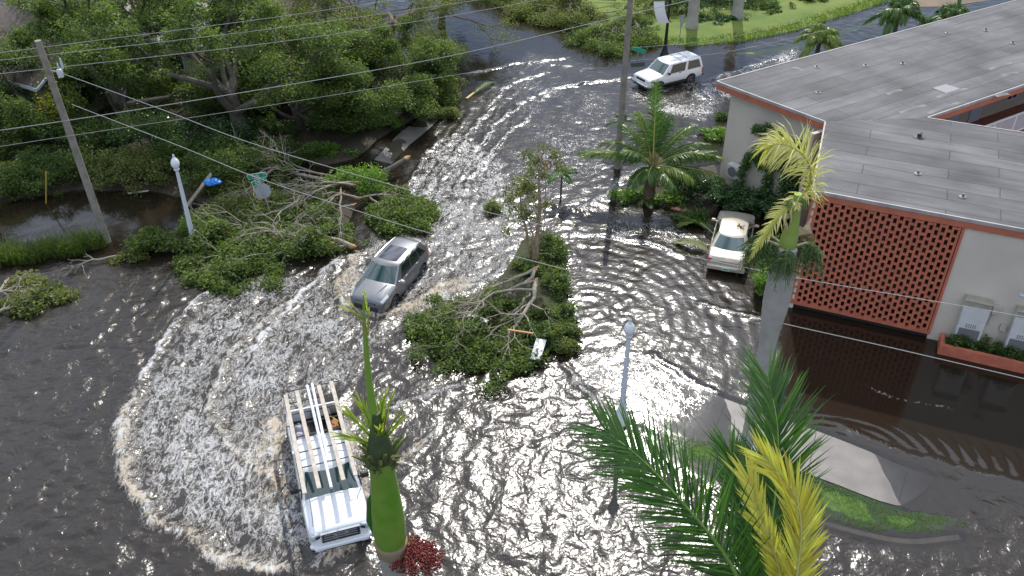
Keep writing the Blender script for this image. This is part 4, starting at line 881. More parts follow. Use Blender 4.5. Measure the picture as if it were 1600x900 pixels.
# ---------------- tan saloon
def saloon():
    hd = math.atan2(.95, .30)
    r = thing('sedan', 'champagne coloured sedan parked nose in by the hedge with red tail lights', 'car', (10.50, 36.35, -.18), hd)
    tp = paint('champagne_paint', (.50, .455, .37), .25, .3)
    b = Body([(2.50, .50, .40, .60, .02), (2.42, .80, .32, .68, .04), (2.2, .88, .28, .76, .06), (1.5, .92, .26, .86, .08), (.95, .925, .26, .93, .06), (0, .925, .26, .95, 0), (-1.0, .925, .26, .98, 0), (-1.45, .92, .28, 1.0, .02), (-2.0, .90, .32, .99, .03), (-2.38, .86, .38, .94, .02), (-2.50, .76, .44, .80, .01)], 52)
    make_body(r, b, ((1.42, .33), (-1.34, .33)), .39, tp)
    cb = Cabin(1.15, -1.62, .35, -.92, .84, .62, .60, .93, 1.0, 1.42, 1.40, .05, .24, .22); cb.mesh().build('cabin', tp, r, 50, True)
    wins(r, cb, [('windshield', 'f', .05, .95, .03, .92), ('rear_window', 'b', .07, .93, .08, .92)], mat('pale_glass', (.06, .10, .10), .05, spec=.9, coat=.6))
    wins(r, cb, [('side_window', f, (.18, .10), (.46, .46), .08, .86) for f in 'lr']+[('side_window', f, (.50, .49), (.80, .78), .08, .86) for f in 'lr'], M_glass)
    for sg in (1, -1):
        mb = MB(); mb.box((-2.41, sg*.70, .80), (.12, .34, .19), rz=sg*.28, bev=.04); mb.build('tail_light', M_tail, r)
        on_body(r, b, 'headlight', M_lamp, 1.95, 2.38, .50, .68, (sg,), .012, 5, 3, (.5, 1, .5))
    mb = MB(); mb.box((-2.52, 0, .50), (.20, 1.72, .24), bev=.07); mb.build('rear_bumper', tp, r)
    mb = MB(); mb.box((-2.495, 0, .78), (.03, .60, .20), bev=.01); mb.build('boot_panel', mat('champagne_dark', (.45, .41, .34), .4), r)
    pl_ = MB(); pl_.box((-2.63, 0, .50), (.02, .32, .16), bev=.004); pp = pl_.build('licence_plate', mat('plate_green', (.42, .55, .46), .5), r)
    mb = MB(); mb.box((-2.642, 0, .50), (.006, .22, .05)); mb.build('plate_band', mat('plate_ink', (.05, .22, .12), .5), pp)
    seams(r, b, [[(1.0, .08), (.98, .62)], [(.02, .06), (.02, .62)], [(-.98, .18), (-.92, .62)], [(-1.66, .66), (-1.66, .98)], [(-2.30, .60), (-2.40, .70), (-2.42, .95)]])
    mirror_part(r, .80, .93, 1.02, tp, (.14, .2, .13)); handles(r, b, (.12, -.86), .58, tp)
    mb = MB(); q = cb.roofpt(.5, .72)
    for k in range(26): a = random.random()*6.28; rr_ = random.random()*.22; mb.box((q[0]+cos(a)*rr_*1.3, q[1]+sin(a)*rr_, q[2]+.02), (.09, .03, .012), rz=random.random()*3)
    mb.xf(Matrix.Translation(r.location) @ Matrix.Rotation(hd, 4, 'Z')); tag(mb.build('leaf_litter', mat('dry_leaf', (.16, .11, .05), .8)), 'small heap of dry leaves on the roof of the sedan', 'leaf litter', kind='stuff')
    for x in (1.42, -1.34):
        for sg in (1, -1): wheel(r, x, sg*.80, .33, .21, sg)
    return r
saloon()
# ---------------- cars parked far beyond the lawn, cut by the top edge
def far_car(loc, hd, col, lab):
    r = thing('parked_car', lab, 'car', loc, hd, 'cars parked beyond the lawn'); tp = paint('far_car_'+str(len(MT)), col, .2, .3)
    b = Body([(2.3, .6, .4, .62, .02), (2.1, .84, .3, .78, .05), (1.2, .9, .26, .92, .05), (0, .9, .26, .94, 0), (-1.6, .9, .28, .98, .02), (-2.2, .84, .36, .92, .02), (-2.3, .7, .42, .8, 0)], 24); make_body(r, b, ((1.35, .33), (-1.3, .33)), .39, tp)
    cb = Cabin(1.1, -1.6, .35, -.95, .82, .62, .6, .92, .97, 1.42, 1.4, .05, .2, .1); cb.mesh().build('cabin', tp, r, 50, True)
    wins(r, cb, [('windshield', 'f', .05, .95, .03, .92), ('rear_window', 'b', .07, .93, .08, .92)]+[('side_window', f, .14, .8, .08, .86) for f in 'lr'])
    for x in (1.35, -1.3):
        for sg in (1, -1): wheel(r, x, sg*.78, .33, .21, sg)
p = P(1115, 4); far_car((p[0], p[1], .1), .25, (.06, .09, .16), 'dark blue car half cut by the top edge beyond the lawn'); p = P(1185, -2); far_car((p[0], p[1], .1), .3, (.03, .03, .035), 'black car at the top edge right of the blue one')
p = P(1068, 3); far_car((p[0], p[1]+1, .1), .2, (.5, .52, .55), 'silver car at the top edge left of the blue one')
# ============================================================ VEGETATION
L_ficus = leafmat('ficus_leaf', (.028, .060, .013), (.185, .245, .06), .42, .55)
L_dark = leafmat('dark_leaf', (.03, .06, .014), (.11, .18, .04), .36, .6)
L_olive = leafmat('olive_leaf', (.06, .085, .02), (.23, .255, .08), .4, .55)
L_bright = leafmat('bright_leaf', (.07, .14, .018), (.20, .34, .05), .42)
L_pale = leafmat('pale_leaf', (.10, .13, .04), (.30, .33, .14), .40)
L_gloss = leafmat('glossy_leaf', (.018, .05, .015), (.10, .19, .07), .22, .22)
L_vine = leafmat('vine_leaf', (.035, .09, .02), (.17, .28, .09), .3, .3)
L_palm = leafmat('palm_leaflet', (.022, .065, .014), (.11, .20, .035), .38, .33)
L_palmd = leafmat('royal_leaflet', (.016, .06, .014), (.085, .19, .035), .36, .38)
L_coco = leafmat('coconut_leaflet', (.06, .11, .02), (.24, .32, .06), .4, .35)
L_yellow = leafmat('yellow_leaflet', (.38, .30, .03), (.62, .60, .12), .40, .4)
L_cream = leafmat('cream_leaflet', (.45, .42, .14), (.72, .66, .30), .30, .4)
L_lime = leafmat('lime_leaflet', (.16, .25, .03), (.42, .48, .08), .42, .4)
L_yshrub = leafmat('yellow_shrub_leaf', (.30, .36, .02), (.70, .66, .06), .4)
bark = mat('grey_bark', (.12, .105, .085), .9, col2=(.07, .06, .048), vscale=2.5, bump=.6, bscale=10)
barkp = mat('pale_bark', (.32, .26, .19), .85, col2=(.25, .21, .16), vscale=4, bump=.4)
twigm = mat('bare_twig', (.34, .30, .24), .85, var=.3, vscale=4)
split = mat('split_wood', (.46, .27, .13), .8, var=.35, vscale=8, bump=.6, bscale=12)
def norm(a): return a/(np.linalg.norm(a, axis=-1, keepdims=True)+1e-9)
def leaf_geo(pos, size, up=.7, dr=.15, wid=.27, axis_=None):
    n = len(pos); a = rng.normal(size=(n, 3))*np.array([1, 1, .55])
    if axis_ is not None: a = a*.55+axis_
    a = norm(a); nn = rng.normal(size=(n, 3))*.75+np.array([0, 0, up]); s_ = norm(np.cross(a, nn)); nn = np.cross(s_, a)
    z = (size*(.65+.7*rng.random(n)))[:, None] if np.ndim(size) == 0 else (size*(.65+.7*rng.random(n)))[:, None]
    V = np.stack([pos, pos+a*z*.45+s_*z*wid-nn*z*.06, pos+a*z-nn*z*dr, pos+a*z*.45-s_*z*wid-nn*z*.06], 1)
    return V.reshape(-1, 3)
def foliage(name, cents, rad, per, size, m, parent, up=.7, squash=.7, shell=.35, tj=.25, local=None):
    """clusters of separate leaves round each centre"""
    if size > .15: per = int(per*1.55); size *= .78
    cents = np.asarray(cents, float); k = len(cents); rad = np.broadcast_to(rad, k)
    d = norm(rng.normal(size=(k, per, 3))); rr = rng.random((k, per, 1))**shell
    p = cents[:, None]+d*rr*rad[:, None, None]*np.array([1, 1, squash]); ct = rng.random((k, 1))
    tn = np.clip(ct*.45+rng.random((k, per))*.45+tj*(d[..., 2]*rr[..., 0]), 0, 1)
    p = p.reshape(-1, 3); V = leaf_geo(p, size, up)
    if local is not None: V = V-np.asarray(local)
    n = len(p); return link(name, npmesh(name, V, np.arange(4*n).reshape(-1, 4), dict(tint=np.repeat(tn.ravel(), 4)), True), parent, m)
def grow(p, d, ln, r, lev, maxlev, out, tips, rnd, spread=.6, grav=.0, fork=(2, 3), jit=.18, taper=.62, mids=None):
    d = Vector(d).normalized(); p = Vector(p); n = 5; pts = [p.copy()]; rr = [r]
    for i in range(n):
        d = (d+Vector((rnd.gauss(0, jit), rnd.gauss(0, jit), rnd.gauss(0, jit)+grav))).normalized(); p = p+d*(ln/n); pts.append(p.copy()); rr.append(r*(1-(1-taper)*(i+1)/n))
        if mids is not None and lev >= maxlev-1 and i > 1: mids.append(tuple(p))
    out.append((lev, pts, rr))
    if lev >= maxlev: tips.append(tuple(p)); return
    for k in range(rnd.randint(*fork)):
        a = Vector((rnd.gauss(0, 1), rnd.gauss(0, 1), rnd.gauss(0, .8))); a = (a-d*a.dot(d)).normalized(); nd = (d+a*spread*rnd.uniform(.6, 1.3)).normalized()
        grow(p, nd, ln*rnd.uniform(.62, .88), rr[-1]*.78, lev+1, maxlev, out, tips, rnd, spread, grav, fork, jit, taper, mids)
def tree(loc, label, h=8, spread=5, tr=.35, seed=1, lean=(0, 0), leaf=L_ficus, bk=bark, per=95, crad=.85, lsize=.19, lev=3, limbs=6, keep=1., name='broadleaf_tree', group=None, cat='tree', th=.38, extra=0, grav=.02, squash=.6):
    rnd = random.Random(seed); x, y = loc[:2]; z0 = loc[2] if len(loc) > 2 else -.1
    t_ = thing(name, label, cat, (x, y, z0), 0, group); out = []; tips = []; mids = []
    top = Vector((lean[0]*h*th, lean[1]*h*th, h*th)); tm = MB(); q = [Vector((0, 0, -.3)), top*.35+Vector((rnd.gauss(0, .1), rnd.gauss(0, .1), 0)), top*.7, top]
    tm.tube([(0, 0, -.3), (0, 0, .1)]+[tuple(v) for v in q[1:]], [tr*1.5, tr*1.25, tr, tr*.9, tr*.8], 12)
    for k in range(limbs):
        a = 2*pi*k/limbs+rnd.gauss(0, .3); el = rnd.uniform(.35, 1.1); st = q[rnd.choice([2, 3, 3])]
        d = (cos(a)*spread, sin(a)*spread, (h*(1-th))*el); ln = math.sqrt(d[0]**2+d[1]**2+d[2]**2)/2.15
        grow(st, (d[0]+lean[0]*spread, d[1]+lean[1]*spread, d[2]), ln*rnd.uniform(.75, 1.1), tr*.5, 1, lev, out, tips, rnd, .62, grav, mids=mids)
    bm_ = MB()
    for lv, pts, rr in out: (tm if lv == 1 else bm_).tube(pts, rr, 7 if lv < 2 else 4, cap=False)
    tm.build('trunk', bk, t_)
    bo = bm_.build('branches', bk, t_); bo['kind'] = 'stuff'
    cs = [c_ for c_ in tips+mids if rnd.random() < keep]
    for k in range(extra):
        a = rnd.random()*6.28; rr_ = math.sqrt(rnd.random())*spread*.9; cs.append((cos(a)*rr_+lean[0]*spread, sin(a)*rr_+lean[1]*spread, h*(.62+.3*rnd.random()*(1-(rr_/spread)**2))))
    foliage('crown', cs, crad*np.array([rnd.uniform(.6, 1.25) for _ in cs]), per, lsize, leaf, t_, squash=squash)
    return t_
def bush(loc, label, rx=1.5, ry=1.2, h=1.2, leaf=L_dark, n=60, per=60, lsize=.14, seed=1, name='bush', group=None, cat='bush', up=.7, crad=.34, stems=True):
    rnd = random.Random(seed); z0 = loc[2] if len(loc) > 2 else -.05; t_ = thing(name, label, cat, (loc[0], loc[1], z0), 0, group); cs = []
    for k in range(n):
        a = rnd.random()*6.28; e = rnd.random(); q = math.sqrt(rnd.random()); lob = 1+.28*math.sin(3*a+seed)+.15*math.sin(5*a+seed*2)
        cs.append((cos(a)*rx*q*lob, sin(a)*ry*q*lob, h*(.15+.8*math.sqrt(max(0, 1-q*q))*(.55+.45*e)+.18*rnd.gauss(0, 1))))
    if stems:
        mb = MB()
        for k in range(9): c_ = cs[k]; mb.tube([(c_[0]*.15, c_[1]*.15, -.3), (c_[0]*.6, c_[1]*.6, c_[2]*.5), c_], [.04, .028, .012], 5)
        mb.build('stems', bark, t_)
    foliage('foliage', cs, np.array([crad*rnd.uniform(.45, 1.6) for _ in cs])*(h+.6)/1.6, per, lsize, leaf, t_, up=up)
    return t_
TR = 'trees of the flooded grove'; BU = 'shrubs of the grove'
def at(px, py, z=0): p = P(px, py, z); return (float(p[0]), float(p[1]))
# ---- the grove on the left: each tree stands where its trunk meets the ground
tree(at(385, 235), 'largest grove tree, a thick grey trunk and many limbs behind the street name sign', 8.8, 6.2, .42, 3, (-.12, .10), per=100, keep=.72, lsize=.20, limbs=8, group=TR, crad=.85, extra=24)
tree(at(200, 225), 'spreading tree with a thick grey trunk behind the left power lines', 8.5, 5.5, .4, 8, (.0, .1), per=100, keep=.75, limbs=8, group=TR, crad=.82, extra=10)
tree(at(70, 215), 'bushy dark tree at the left edge behind the leaning utility pole', 4.8, 3.8, .3, 12, (0, .1), L_ficus, per=95, keep=.8, group=TR, crad=.82, extra=10)
tree(at(-90, 250), 'dark tree cut by the left edge of the photo', 6, 4.5, .3, 15, (0, 0), L_dark, per=80, keep=.8, group=TR)
tree(at(175, 110), 'tree with a long bare grey limb in front of the grey roofed house', 8.0, 4.2, .4, 21, (.1, -.15), L_ficus, per=85, keep=.7, group=TR, extra=4)
tree(at(300, 110), 'tall dark tree between the two house roofs', 9.5, 5.8, .45, 24, (.05, 0), L_ficus, per=85, keep=.65, group=TR, extra=4)
tree(at(465, 118), 'broad tree of olive leaves behind the largest grove tree', 8.0, 5.4, .4, 27, (.05, -.1), L_olive, per=90, keep=.75, group=TR, extra=6)
tree(at(545, 190), 'low dense green tree spilling over the side path', 4.4, 4.6, .3, 31, (.15, -.05), L_ficus, per=120, keep=.95, limbs=8, th=.25, crad=.85, lsize=.18, group=TR, extra=14)
tree(at(470, 205), 'low rounded tree left of the side path with deep green leaves', 4.6, 4.0, .28, 33, (0, 0), L_ficus, per=115, keep=.95, limbs=7, th=.25, lsize=.18, group=TR, extra=10)
tree(at(630, 155), 'small spreading tree whose leaves reach the water near the floating frond', 3.6, 3.6, .2, 36, (.15, 0), L_ficus, per=110, keep=.9, limbs=7, th=.25, lsize=.18, crad=.75, group=TR, extra=8)
tree(at(600, 85), 'storm stripped tree with bare brown limbs reaching over the blue water', 6.5, 7.0, .35, 41, (.35, -.1), L_olive, per=34, keep=.6, lev=4, limbs=6, crad=.7, lsize=.17, group=TR, grav=-.02, bk=mat('brown_bark', (.22, .155, .11), .9, var=.4, vscale=4, bump=.4))
tree(at(690, 40), 'thin stripped tree at the top edge beside the blue water', 6.5, 5.0, .25, 44, (.2, 0), L_olive, per=40, keep=.45, lev=4, limbs=5, crad=.7, group=TR)
tree(at(400, 40), 'tall tree at the top edge left of the stripped trees', 9, 5.5, .45, 47, (0, 0), L_olive, per=70, keep=.55, group=TR)
tree(at(230, 20), 'dark tree at the top edge in front of the pale roof', 7, 4.5, .35, 49, (-.1, 0), L_ficus, per=70, keep=.5, group=TR)
tree(at(510, 30), 'thin trunked tree at the top edge with blue water behind it', 8.5, 4.5, .3, 52, (0, 0), L_olive, per=60, keep=.5, group=TR)
brk = mat('brown_bark', (.17, .115, .08), .9, var=.4, vscale=4, bump=.4)
for i, (px, py, h_, sp_, ln_, lab) in enumerate(((455, 150, 6.5, 4.6, (.2, 0), 'bare twiggy tree rising in front of the broad olive tree'), (330, 150, 7.5, 5.0, (0, .1), 'bare twiggy tree between the two thick trunks'), (250, 120, 8.0, 4.6, (-.1, 0), 'bare twiggy tree in front of the pale roof'), (560, 110, 6.5, 5.0, (.2, 0), 'bare twiggy tree behind the low dense green tree'), (150, 140, 7.0, 4.4, (0, 0), 'bare twiggy tree left of the spreading tree trunk'))):
    tree(at(px, py), lab, h_, sp_, .22, 60+i, ln_, L_olive, brk, per=34, keep=.35, lev=4, limbs=6, crad=.6, lsize=.17, group=TR)
# ---- shrubs under them
for i, (px, py, rx, ry, h, lf, lab) in enumerate((
    (205, 285, 3.0, 1.5, 1.6, L_olive, 'wide pale green shrub bank beyond the pond, right of the left utility pole'),
    (90, 282, 2.6, 1.5, 1.5, L_dark, 'dark shrub bank left of the leaning utility pole'),
    (10, 300, 2.6, 1.6, 1.3, L_ficus, 'low shrub mass at the left edge beside the yellow stake'),
    (280, 265, 2.0, 1.4, 1.5, L_dark, 'dark shrub behind the white street lamp at left'),
    (240, 240, 2.2, 1.5, 2.2, L_gloss, 'glossy dark shrub under the spreading tree behind the pond'),
    (130, 240, 2.4, 1.6, 2.0, L_dark, 'shadowy shrub behind the leaning utility pole'),
    (25, 235, 2.6, 1.8, 2.0, L_ficus, 'mid green shrub at the left edge under the bushy dark tree'),
    (400, 225, 2.2, 1.4, 1.3, L_dark, 'dark shrub at the foot of the largest grove tree'),
    (330, 240, 2.2, 1.4, 1.7, L_gloss, 'glossy shrub between the two thick trunks'),
    (575, 200, 1.6, 1.1, 1.2, L_bright, 'bright green shrub beside the side path slab'),
    (530, 205, 1.5, 1.0, 1.1, L_bright, 'bright leafy shrub left of the side path'),
    (640, 170, 1.6, 1.0, 1.3, L_ficus, 'shrub with fine leaves beside the far end of the side path'),
    (690, 150, 1.3, .9, 1.2, L_olive, 'olive shrub at the water edge by the floating frond'),
    (440, 255, 2.0, 1.2, 1.0, L_dark, 'low shrub on the grassy bank left of the dark pool'),
    (490, 245, 1.7, .9, .5, L_bright, 'flat patch of bright weeds on the grassy bank'),
    (690, 182, .8, .8, .5, L_olive, 'small tuft of leaves at the road edge past the side path'),
    (350, 190, 2.4, 1.6, 2.2, L_dark, 'tall dark shrub behind the largest trunk'),
    (160, 175, 2.4, 1.6, 2.4, L_dark, 'dark shrub in the shade behind the yellow leaved shrub'),
    (580, 150, 2.2, 1.5, 2.2, L_ficus, 'tall shrub mass behind the low dense tree'),
    (680, 110, 2.0, 1.5, 2.2, L_olive, 'olive shrub below the bare limbs at the blue water'),
    (770, -12, 2.4, 1.5, 1.4, L_olive, 'shrub at the top edge right of the bare limbs'))):
    p = at(px, py); bush((p[0], p[1], .05), lab, rx, ry, h, lf, int(34+rx*ry*16), 62, .16, 100+i, group=BU)
# more fill across the shaded grove floor, out to the left
for i, (px, py) in enumerate(((60, 150), (250, 165), (420, 160), (520, 120), (330, 120), (200, 130), (20, 170), (440, 90), (560, 60), (300, 50), (150, 60), (380, 290), (340, 275))):
    p = at(px, py); bush((p[0], p[1], .05), 'undergrowth shrub '+['deep in shade at the far left beyond the pond', 'between the two thick trunks further back', 'right behind the largest trunk', 'behind the low dense green tree', 'under the tall dark tree between the roofs', 'behind the spreading tree trunk', 'at the left edge under the house gable', 'beneath the broad olive tree', 'under the stripped tree with bare limbs', 'in front of the pale roof', 'in front of the grey roofed house', 'behind the fallen branches near the street sign', 'behind the white street lamp and blue tarpaulin'][i], 2.6, 1.8, 1.8, (L_dark, L_ficus)[i % 2], 70, 60, .17, 200+i, group=BU)
bush(at(106, 214), 'yellow leaved shrub with a touch of orange behind the leaning pole', .8, .6, 3.4, L_yshrub, 26, 60, .15, 70, name='yellow_shrub')
p = at(242, 392); bush((p[0], p[1], -.1), 'light green bush in the water between utility pole and white lamp', 1.25, .75, 1.1, L_ficus, 46, 60, .15, 71, name='bush')
p = at(205, 405); bush((p[0], p[1], -.15), 'low trailing clump of leaves left of the bush by the white lamp', .9, .35, .4, L_olive, 18, 50, .13, 72, name='bush')
# reeds along the near edge of the pond
def reeds(loc, label, rx, ry, n, h, seed, m=L_ficus):
    r_ = np.random.default_rng(seed); t_ = thing('reed_clump', label, 'reeds', (loc[0], loc[1], -.1), 0, 'reed clumps'); a = r_.random(n)*6.28; q = np.sqrt(r_.random(n)); b = np.stack([np.cos(a)*q*rx, np.sin(a)*q*ry, 0*a], 1)
    hh = h*(.5+.8*r_.random(n)); ln = r_.normal(size=(n, 2))*.35; th = r_.random(n)*pi; s_ = np.stack([np.cos(th), np.sin(th), 0*th], 1)*.018; V = []
    for k, (f, w_) in enumerate(((0, 1), (.55, .9), (1, .08))):
        c_ = b+np.stack([ln[:, 0]*hh*f**2, ln[:, 1]*hh*f**2, hh*f*(1-.18*f)], 1); V += [c_-s_*w_, c_+s_*w_]
    V = np.stack(V, 1).reshape(-1, 3); i = np.arange(n)[:, None]*6; F = np.concatenate([i+[0, 1, 3, 2], i+[2, 3, 5, 4]], 0)
    link('blades', npmesh('blades', V, F, dict(tint=np.repeat(r_.random(n), 6))), t_, m); return t_
for i, (px, py, rx, ry, n, lab) in enumerate(((30, 405, 1.3, .55, 900, 'reed clump at the left edge below the pond'), (95, 395, 1.2, .5, 900, 'reed clump left of the foot of the utility pole'), (140, 385, .8, .4, 500, 'reed clump touching the foot of the utility pole'), (-30, 415, 1.2, .6, 700, 'reed clump cut by the left edge'))):
    reeds(at(px, py), lab, rx, ry, n, 1.0, 300+i)
# ---- fallen, broken branches
def fallen(loc, label, stems, seed, leaf=L_ficus, bk=twigm, per=46, lsize=.15, crad=.45, lev=3, keep=.8, name='fallen_branch', cat='fallen branch', group='fallen branches', thick=.10, split_end=True, foliage_z=.0, spread=.5, extra=()):
    """stems: list of (start xyz, end xyz, radius) relative to loc; each forks towards its far end"""
    rnd = random.Random(seed); t_ = thing(name, label, cat, (loc[0], loc[1], 0), 0, group); tm = MB(); tips = []; mids = []; bm_ = MB(); sp = MB()
    for a, b, r in stems:
        a = Vector(a); b = Vector(b); d = b-a; n = 7; pts = []
        off = Vector((rnd.gauss(0, .08), rnd.gauss(0, .08), abs(rnd.gauss(0, .06))))*d.length
        for k in range(n+1): u = k/n; pts.append(a+d*u+off*sin(pi*u)+Vector((rnd.gauss(0, .03), rnd.gauss(0, .03), rnd.gauss(0, .03))))
        tm = MB(); tm.tube(pts, [r*(1-.6*k/n) for k in range(n+1)], 7); lo_ = tm.build('limb', bk, t_)
        if split_end: sp = MB(); sp.tube([pts[0]-d.normalized()*.25, pts[0]-d.normalized()*.05, pts[0]+d.normalized()*.08], [r*.25, r*.95, r*1.08], 7); sp.build('broken_end', split, lo_)
        out = []
        for k in (3, 4, 5, 6, 7):
            for _ in range(3 if k > 3 else 2):
                s_ = Vector((rnd.gauss(0, .6), rnd.gauss(0, .6), rnd.uniform(-.1, .6))); grow(pts[k], d.normalized()+s_*.8, d.length*rnd.uniform(.15, .28), max(r*.36, .025), 1, lev, out, tips, rnd, spread, -.05, (2, 3), .2, .6, mids)
        for lv, q, rr in out: bm_.tube([(v.x, v.y, max(v.z, -.1)) for v in q], rr, 4, cap=False)
    bm_.build('twigs', bk, t_)['kind'] = 'stuff'
    cs = [c_ for c_ in tips+mids if rnd.random() < keep]+list(extra)
    cs = [(c_[0], c_[1], max(c_[2]*.45+foliage_z, .08)) for c_ in cs]
    if cs: foliage('leaves', cs, crad*np.array([rnd.uniform(.6, 1.3) for _ in cs]), per, lsize, leaf, t_)
    return t_
def rel(loc, px, py, z=0): p = P(px, py, z); return (float(p[0]-loc[0]), float(p[1]-loc[1]), z)
def F(locpx, label, st, seed, **k):
    loc = at(*locpx); return fallen(loc, label, [(rel(loc, *a), rel(loc, *b), r) for a, b, r in st], seed, **k)
F((440, 385), 'fallen branch with pale split end lying across the water below the street sign', [((550, 384, .25), (440, 372, .5), .13), ((548, 384, .2), (360, 405, .3), .07), ((520, 380, .3), (360, 350, .7), .08)], 1, keep=.8, lev=3, per=60)
F((380, 390), 'leafy fallen branch spreading in the water right of the white lamp', [((450, 370, .3), (375, 398, .3), .07), ((440, 365, .5), (372, 378, .4), .06)], 2, keep=.6, per=85, crad=.55)
F((500, 350), 'tangle of bare pale branches beside the street sign', [((560, 285, .8), (440, 330, 1.0), .08), ((550, 290, .9), (470, 290, 1.3), .06), ((530, 300, .5), (470, 360, .8), .05)], 3, keep=.12, lev=3, per=40)
F((540, 340), 'upturned bare branch forking downwards near the grey car', [((532, 300, 1.5), (530, 372, .3), .05), ((533, 302, 1.5), (470, 345, .6), .045)], 4, keep=.10, per=30)
F((480, 275), 'long pale fallen limb stretching behind the street sign', [((560, 290, .4), (400, 245, .8), .10), ((540, 283, .5), (380, 268, .6), .05), ((500, 272, .5), (430, 225, .7), .05)], 5, keep=.15, lev=2, per=50)
F((610, 340), 'leafy fallen branch trailing in the wash just above the grey car', [((600, 300, .3), (636, 335, .4), .06), ((580, 310, .4), (598, 335, .3), .06), ((560, 310, .4), (635, 325, .3), .05)], 6, keep=.6, per=75, crad=.5)
F((360, 300), 'leafy fallen crown behind the white lamp with a blue tarpaulin on it', [((420, 250, 1.2), (355, 275, .8), .09), ((430, 260, 1.0), (380, 320, .5), .08), ((420, 262, 1.0), (400, 310, .8), .06)], 7, leaf=L_olive, keep=.6, per=80, crad=.6)
F((500, 320), 'green leafy fallen branch right of the street sign', [((560, 310, .5), (450, 330, .5), .06), ((550, 320, .5), (500, 350, .5), .05)], 8, leaf=L_ficus, keep=.5, per=70, crad=.55)
p = at(565, 300); bush((p[0], p[1], .1), 'bright green bush in the fallen branches left of the broken log', 1.5, .9, 1.2, L_bright, 60, 70, .12, 400)
b = MB(); q = [P(600, 268, .45), P(612, 262, .55), P(625, 254, .65), P(634, 249, .72)]; b.tube(q, [.15, .15, .14, .13], 10); lg = b.build('broken_log', bark); tag(lg, 'short broken log pointing out of the leaves at the road edge', 'log')
b = MB(); b.tube([P(632, 250, .71), P(637, 246, .74), P(641, 244, .76)], [.14, .12, .04], 9); b.build('split_end', split, lg)
F((870, 25), 'heap of fallen leafy branches at the top edge beside the yellow hydrant', [((960, 0, .6), (860, 18, .5), .08), ((980, -8, .8), (840, -6, .6), .08), ((960, 18, .5), (900, 28, .3), .06), ((860, -10, .6), (830, 14, .3), .08)], 9, leaf=L_olive, keep=.7, per=55, crad=.8, lsize=.18)
F((970, 55), 'fallen branches with bare splayed twigs left of the black lamp', [((1000, 20, .8), (950, 60, .3), .08), ((985, 22, 1.2), (1000, 60, .3), .06)], 10, leaf=L_ficus, keep=.5, per=50, crad=.7)
F((60, 480), 'pile of grey driftwood branches at the left edge of the water', [((-40, 470, .2), (60, 455, .3), .10), ((-30, 500, .2), (45, 470, .2), .09), ((10, 440, .2), (-30, 480, .1), .07)], 11, leaf=L_olive, keep=.25, per=40, crad=.4)
F((150, 400), 'curved bare branch lying in front of the utility pole foot', [((185, 400, .2), (110, 420, .2), .05)], 12, keep=.0, per=10, lev=2, split_end=False)
# ---- median island: soil hump, fallen tree and shrubs
isl = sheet('median_soil', smooth(list(median_poly)+[median_poly[0]], 3)[:-1], lambda x, y: .03+.10*sstep(0, 1, sdist(x, y, median_poly))+.06*(fbm(x*1.5, y*1.5)-.5), mud, .3, .6); tag(isl, kind='structure')
F((770, 520), 'fallen tree top of pale branches fanned over the median', [((836, 425, .9), (762, 470, .6), .09), ((836, 420, 1.0), (720, 475, .5), .07), ((836, 440, .8), (775, 545, .3), .10), ((832, 452, .8), (720, 535, .3), .06), ((830, 440, .9), (710, 500, .4), .06), ((836, 450, .7), (800, 500, .3), .05)], 20, leaf=L_ficus, keep=.16, per=50, crad=.35, lev=3)
F((700, 520), 'leafy end of the fallen tree hanging over the near edge of the median', [((770, 480, .4), (678, 506, .3), .05), ((760, 495, .4), (705, 530, .2), .05), ((765, 510, .4), (745, 555, .2), .05), ((790, 515, .3), (805, 555, .2), .04)], 21, leaf=L_ficus, keep=.7, per=85, crad=.48, lev=2)
for i, (px, py, rx, ry, h, lf, lab) in enumerate(((858, 400, .8, .9, .9, L_ficus, 'rounded hedge bush at the far tip of the median'), (868, 450, .6, .9, .7, L_ficus, 'dark hedge bush in the middle of the median'), (872, 500, .8, .7, .6, L_ficus, 'low dark hedge at the right side of the median'), (840, 535, 1.2, .7, .6, L_dark, 'low shrub near the white panel on the median'), (885, 548, .45, .3, .35, L_olive, 'small lone clump in the wash right of the median'), (760, 558, 1.1, .4, .5, L_ficus, 'leafy bush at the near tip of the median'), (715, 532, 1.0, .5, .5, L_ficus, 'leafy bush on the left side of the median'), (800, 552, 1.0, .45, .5, L_ficus, 'bush by the near edge of the median left of the white panel'), (680, 506, .7, .35, .4, L_ficus, 'small bush at the left corner of the median'), (832, 425, .7, .8, .45, L_ficus, 'low bush round the torn foot of the slender tree'), (755, 500, 1.3, .9, .3, L_dark, 'dark ground shrub beneath the fanned branches'), (875, 525, .8, .5, .45, L_olive, 'tufted shrub at the lower right corner of the median'))):
    p = at(px, py); bush((p[0], p[1], .05), lab, rx, ry, h, lf, int(30+rx*ry*36), 70, .11, 500+i, group='shrubs on the median', crad=.28)
